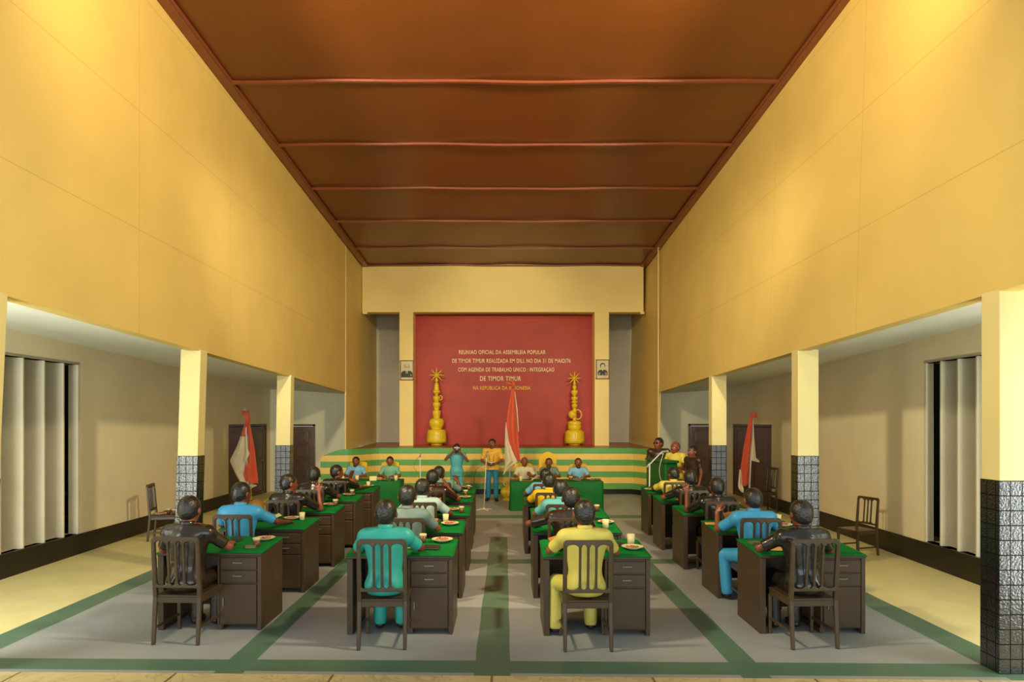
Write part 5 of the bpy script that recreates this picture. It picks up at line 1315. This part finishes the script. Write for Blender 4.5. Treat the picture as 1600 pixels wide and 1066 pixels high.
def food(loc, label, s=1.0):
    rnd = random.Random(int(loc.x*991+loc.y*77)); b = MB()
    for k in range(22):
        b.cur = 0 if rnd.random() < .68 else 1; a = rnd.uniform(0, 6.28); q = .058*math.sqrt(rnd.random())
        L = rnd.uniform(.010, .022); an = rnd.uniform(0, 3.14); c = (math.cos(a)*q, math.sin(a)*q, .015+.012*rnd.random())
        b.tube([(c[0]-math.cos(an)*L, c[1]-math.sin(an)*L, c[2]), (c[0], c[1], c[2]+.003), (c[0]+math.cos(an)*L, c[1]+math.sin(an)*L, c[2])], [.004, .0075, .004], 6)
    o = b.build('food', [M_food, M_foodg], None, loc); o.scale = (s,)*3; setp(o, label, 'food', None, 'stuff')
def on(x, y, z):
    # the surface (desk, long table) that lies under this point, and the spot on it
    best = None
    if z > .72:
        for c in COLS:
            for x0, y0 in zip(COLS[c]['x'], COLS[c]['y']):
                Yd = (CAM_H-.769+SLOPE*y0)/((y-657.0)/F+SLOPE); Xd = (x-788.0)*Yd/F
                Yc_ = min(max(Yd, y0+.10), y0+.49); Xc_ = min(max(Xd, x0+.09), x0+.91)
                d = (Yd-Yc_)**2+(Xd-Xc_)**2
                if best is None or d < best[0]: best = (d, Vector((Xc_, Yc_, .769+SLOPE*(Yc_-y0)+(z-DZ))))
    else:
        for (xa, xb, ya, yb) in ((.145, 2.235, 14.50, 15.12), (-3.86, -2.39, 14.62, 15.22)):
            q = gp(x, y, z); q2 = Vector((min(max(q.x, xa+.10), xb-.10), min(max(q.y, ya+.09), yb-.10), z)); d = (q-q2).length
            if best is None or d < best[0]: best = (d, q2)
    return best[1]
def cup(x, y, who, drink=True, z=DZ, s=1.0, lb=None):
    L = on(x, y, z); put(cupd if drink else cupc, 'cd' if drink else 'cc', L, random.uniform(0, 6), lb or (('brown glass with pale foam on the desk of ' if drink else 'cream cup on the desk of ')+who), 'cups and glasses', s)
def plate(x, y, who, z=DZ, s=1.0, lb=None):
    L = on(x, y, z); put(plate0, 'pl', L, 0, lb or ('cream plate of snacks on the desk of '+who), 'plates', s)
    food(L, 'pink and green snacks '+('on the plate before '+who if not lb else 'on the '+lb), s)
def sheet(x, y, z, w, d, rz, label, m=M_paper, cat='paper', t=.003, lift=0.0, name='paper'):
    L = on(x, y, z); bb = MB(); n = 8
    for j in range(n+1):
        for i in range(n+1): bb.v.append((w*(i/n-.5), d*(j/n-.5), t+lift*max(0, (i/n-.6))**2*4+.0012*math.sin(i*.9+j*.7)))
    for j in range(n):
        for i in range(n): a = j*(n+1)+i; bb.f.append((a, a+1, a+n+2, a+n+1)); bb.m.append(0); bb.sm.append(True)
    o = bb.build(name, m, None, L); o.rotation_euler = (0, 0, rz); md = o.modifiers.new('t', 'SOLIDIFY'); md.thickness = t; md.offset = -1; setp(o, label, cat); return o
def book(x, y, z, w, d, h, rz, label, m, cat, name):
    L = on(x, y, z); r = empty(name, L, rz, label, cat)
    MB().box(-w/2, w/2, -d/2, d/2, 0, h*.28).build('cover', m, r, bevel=.002); MB().box(-w/2+.004, w/2-.004, -d/2+.004, d/2-.004, h*.28, h*.74).build('pages', M_note if m is M_bookb else m, r)
    MB().box(-w/2, w/2, -d/2, d/2, h*.74, h).build('cover', m, r, bevel=.002); return r
def folder(loc, rz, a1, a2, w, d, label, m, m2=None):
    """open folder: two leaves hinged on y, raised by angles a1, a2"""
    r = empty('folder', loc, rz, label, 'folder')
    for s_, a in ((-1, a1), (1, a2)):
        ex = Vector((s_*math.cos(a), 0, math.sin(a)))*w; nn = Vector((-s_*math.sin(a), 0, math.cos(a)))*.004
        bb = MB(); q = [Vector((0, -d/2, .003)), Vector((0, d/2, .003)), Vector((0, d/2, .003))+ex, Vector((0, -d/2, .003))+ex]
        bb.add(q+[v_+nn for v_ in q], [(0, 1, 2, 3), (4, 7, 6, 5), (0, 4, 5, 1), (1, 5, 6, 2), (2, 6, 7, 3), (3, 7, 4, 0)]); bb.build('leaf', m if s_ < 0 else (m2 or m), r)
    return r
W = WHO
# left column
plate(414, 843.5, W[1, 0]); cup(401, 854, W[1, 0], True); book(392, 856, DZ, .10, .085, .022, .2, 'small grey notepad on the desk of '+W[1, 0], M_note, 'notepad', 'notepad')
book(370, 844, DZ, .09, .17, .020, .1, 'grey-black case on the desk of '+W[1, 0], M_bookb, 'case', 'case')
plate(457, 811, W[1, 1]); cup(472, 812.5, W[1, 1], False); folder(on(420, 812, DZ), .5, .10, .35, .15, .2, 'open cream folder on the desk of '+W[1, 1], M_paper, M_paperw)
plate(516, 789.5, W[1, 2]); cup(527, 790, W[1, 2], True); sheet(477, 791, DZ, .30, .2, .1, 'orange paper on the desk of '+W[1, 2], M_manila); folder(on(471, 787, DZ), .2, .7, .2, .12, .2, 'buff folder half open, under the raised hand, left column', M_paper)
plate(545, 774, W[1, 3]); cup(553.5, 771, W[1, 3], True)
plate(576.6, 760, W[1, 4]); cup(579.8, 757, W[1, 4], False); sheet(531, 757.5, DZ, .34, .24, -.3, 'buff paper on the desk of '+W[1, 4], M_paper); book(548, 760.5, DZ, .2, .24, .018, -.9, 'black folder on the desk of '+W[1, 4], M_bookb, 'folder', 'document_case')
# second column
plate(691, 846, W[2, 0], s=1.08); cup(661, 848, W[2, 0], True); book(674, 857, DZ, .16, .15, .022, -.06, 'black notebook on the desk of '+W[2, 0], M_bookb, 'book', 'notebook'); sheet(655, 854, DZ, .13, .26, -.35, 'buff paper under the right hand of '+W[2, 0], M_paper)
plate(703, 820, W[2, 1], s=1.05); cup(696.7, 815.5, W[2, 1], False, s=1.05); book(677, 817, DZ, .17, .2, .028, -.2, 'black notebook on the desk of '+W[2, 1], M_bookb, 'book', 'notebook'); sheet(675, 814.5, DZ+.028, .16, .14, 0, 'orange folder on the notebook of '+W[2, 1], M_manila, 'folder', .008, name='paper_folder')
plate(708.5, 797.5, W[2, 2]); cup(721.5, 801.5, W[2, 2], True); folder(on(676.5, 800, DZ), -.5, 1.9, .22, .20, .22, 'orange folder standing open beside '+W[2, 2], M_manila, M_paperw)
plate(726.7, 778, W[2, 3]); cup(727.8, 773.5, W[2, 3], True); book(713.7, 774, DZ, .10, .10, .018, 0, 'small grey-brown notepad on the desk of '+W[2, 3], M_note, 'notepad', 'notepad')
plate(729.5, 762.5, W[2, 4]); cup(732.5, 765.8, W[2, 4], True); book(715.4, 763.0, DZ, .10, .10, .018, 0, 'small grey-brown notepad on the desk of '+W[2, 4], M_note, 'notepad', 'notepad')
# third column
plate(988, 857.5, W[3, 0], s=1.05); cup(993.8, 851, W[3, 0], False, s=1.1); book(967, 851.5, DZ, .08, .12, .022, .1, 'small black case on the desk of '+W[3, 0], M_bookb, 'case', 'case')
folder(on(876, 858, DZ), -.6, .9, .5, .14, .2, 'salmon folder at the left hand of '+W[3, 0], M_manila, M_paper)
cup(946.3, 825.5, W[3, 1], False, s=1.1); plate(958, 817.5, W[3, 1])
book(843, 798, DZ, .13, .10, .020, 0, 'small brown notebook on the desk of '+W[3, 2], M_note, 'book', 'notebook'); cup(939.4, 799.0, W[3, 2], True); folder(on(869, 806.0, DZ), 1.0, .9, .5, .14, .2, 'orange folder stood open before '+W[3, 2], M_manila, M_paper)
book(833.5, 785, DZ, .20, .17, .055, 0, 'brown document box on the desk of '+W[3, 3], M_fbrown, 'box', 'document_box')
# right column
book(1180.5, 850, DZ, .12, .09, .022, .2, 'small grey notepad on the desk of '+W[4, 0], M_note, 'notepad', 'notepad'); sheet(1205, 857, DZ, .24, .22, -.2, 'manila envelope on the desk of '+W[4, 0], M_paper, 'envelope', .004, name='envelope')
sheet(1122, 819, DZ, .30, .18, -.25, 'manila folder lying on the desk of '+W[4, 1], M_paper, 'folder', .005, name='paper_folder')
L = on(1147, 822, DZ); folder(L, -.9, 1.15, 1.35, .17, .25, 'orange folder held upright by '+W[4, 1], M_manila)
cup(1209, 816, W[4, 1], False); cup(1214, 815.0, W[4, 1], False, lb='second cream cup behind the first, desk of '+W[4, 1]); plate(1223, 822, W[4, 1], s=1.1)
cup(1152, 795, W[4, 2], True); plate(1155, 799, W[4, 2]); plate(1112.5, 774, W[4, 3])
sheet(1066, 781, DZ, .2, .16, .2, 'orange paper on the desk of '+W[4, 3], M_manila); plate(1016.5, 766, W[4, 4], s=1.1); sheet(1035, 764.5, DZ, .3, .2, -.2, 'buff paper under the hands of '+W[4, 4], M_paper)
# tables
T = TH+.002
cup(555.5, 752.0, '', False, T, 1.25, 'tall cream cup before the goateed person, left green table'); cup(620, 753.2, '', False, T, 1.25, 'tall cream cup at the right end of the left green table')
plate(594.6, 750.6, '', T, 1.1, 'cream plate before the smiling person, left green table')
folder(on(546, 750.8, T), -.2, 1.9, .05, .24, .22, 'brown folder standing open before the goateed person', M_fbrown); folder(on(610, 750.8, T), .1, .12, .95, .2, .2, 'brown folder half open before the smiling person', M_fbrown)
def name_card(x, y, label):
    L = on(x, y, T); r = empty('name_card', L, 0, label, 'name card'); w = 11*L.y/F/2; b = MB()
    b.add([(-w, -.03, 0), (w, -.03, 0), (w, 0, .10), (-w, 0, .10), (-w, -.026, 0), (w, -.026, 0), (w, .003, .10), (-w, .003, .10)], [(0, 1, 2, 3), (7, 6, 5, 4), (0, 4, 5, 1), (1, 5, 6, 2), (2, 6, 7, 3), (3, 7, 4, 0)]); b.build('front_leaf', M_paperw, r)
    b = MB(); b.add([(-w, .03, 0), (w, .03, 0), (w, .002, .10), (-w, .002, .10), (-w, .034, 0), (w, .034, 0), (w, .005, .10), (-w, .005, .10)], [(0, 1, 2, 3), (7, 6, 5, 4), (0, 4, 5, 1), (1, 5, 6, 2), (2, 6, 7, 3), (3, 7, 4, 0)]); b.build('back_leaf', M_paperw, r)
name_card(527.5, 752.0, 'blank cream name card at the left end of the left green table'); name_card(581, 752.0, 'blank cream name card in the middle of the left green table')
cup(814, 752.4, '', False, T, 1.15, 'cream cup before the bald person, long green table'); cup(892, 751.5, '', True, T, 1.15, 'brown glass held by the right-hand person of the long table')
sheet(824, 751.4, T, .24, .14, .1, 'orange paper before the bald person, long green table', M_manila); sheet(858, 750, T, .2, .12, 0, 'buff paper before the bearded person on the tall throne', M_paper)
book(803, 751, T, .20, .14, .022, 0, 'black notebook at the left end of the long green table', M_bookb, 'book', 'notebook'); folder(on(907, 750.6, T), -.1, .05, .95, .20, .2, 'orange folder half open before the right-hand person, long table', M_manila)
book(925, 750.4, T, .12, .10, .022, .1, 'small grey notepad near the right end of the long table', M_note, 'notepad', 'notepad'); book(934.5, 749.5, T, .22, .16, .020, 0, 'black book at the right end of the long green table', M_bookb, 'book', 'notebook')
# on the left aisle chair
SZ = .447*.97
def at_chair(dx, dy): return Vector((-5.84+dx, 11.05+dy, SZ+.002))
Lp = at_chair(-.07, -.07); copy_tree(plate0, Lp, 0, 'cream plate of snacks on the chair in the left aisle', 'plates', 1.1); food(Lp, 'pink snacks on the plate upon the left aisle chair', 1.1)
copy_tree(cupd, at_chair(.03, .03), 0, 'brown glass beside the plate on the left aisle chair, nearer the backrest', 'cups and glasses', 1.0); copy_tree(cupd, at_chair(.15, -.03), 0, 'brown glass at the front of the left aisle chair seat', 'cups and glasses', 1.0)
print('script done', len(bpy.data.objects))
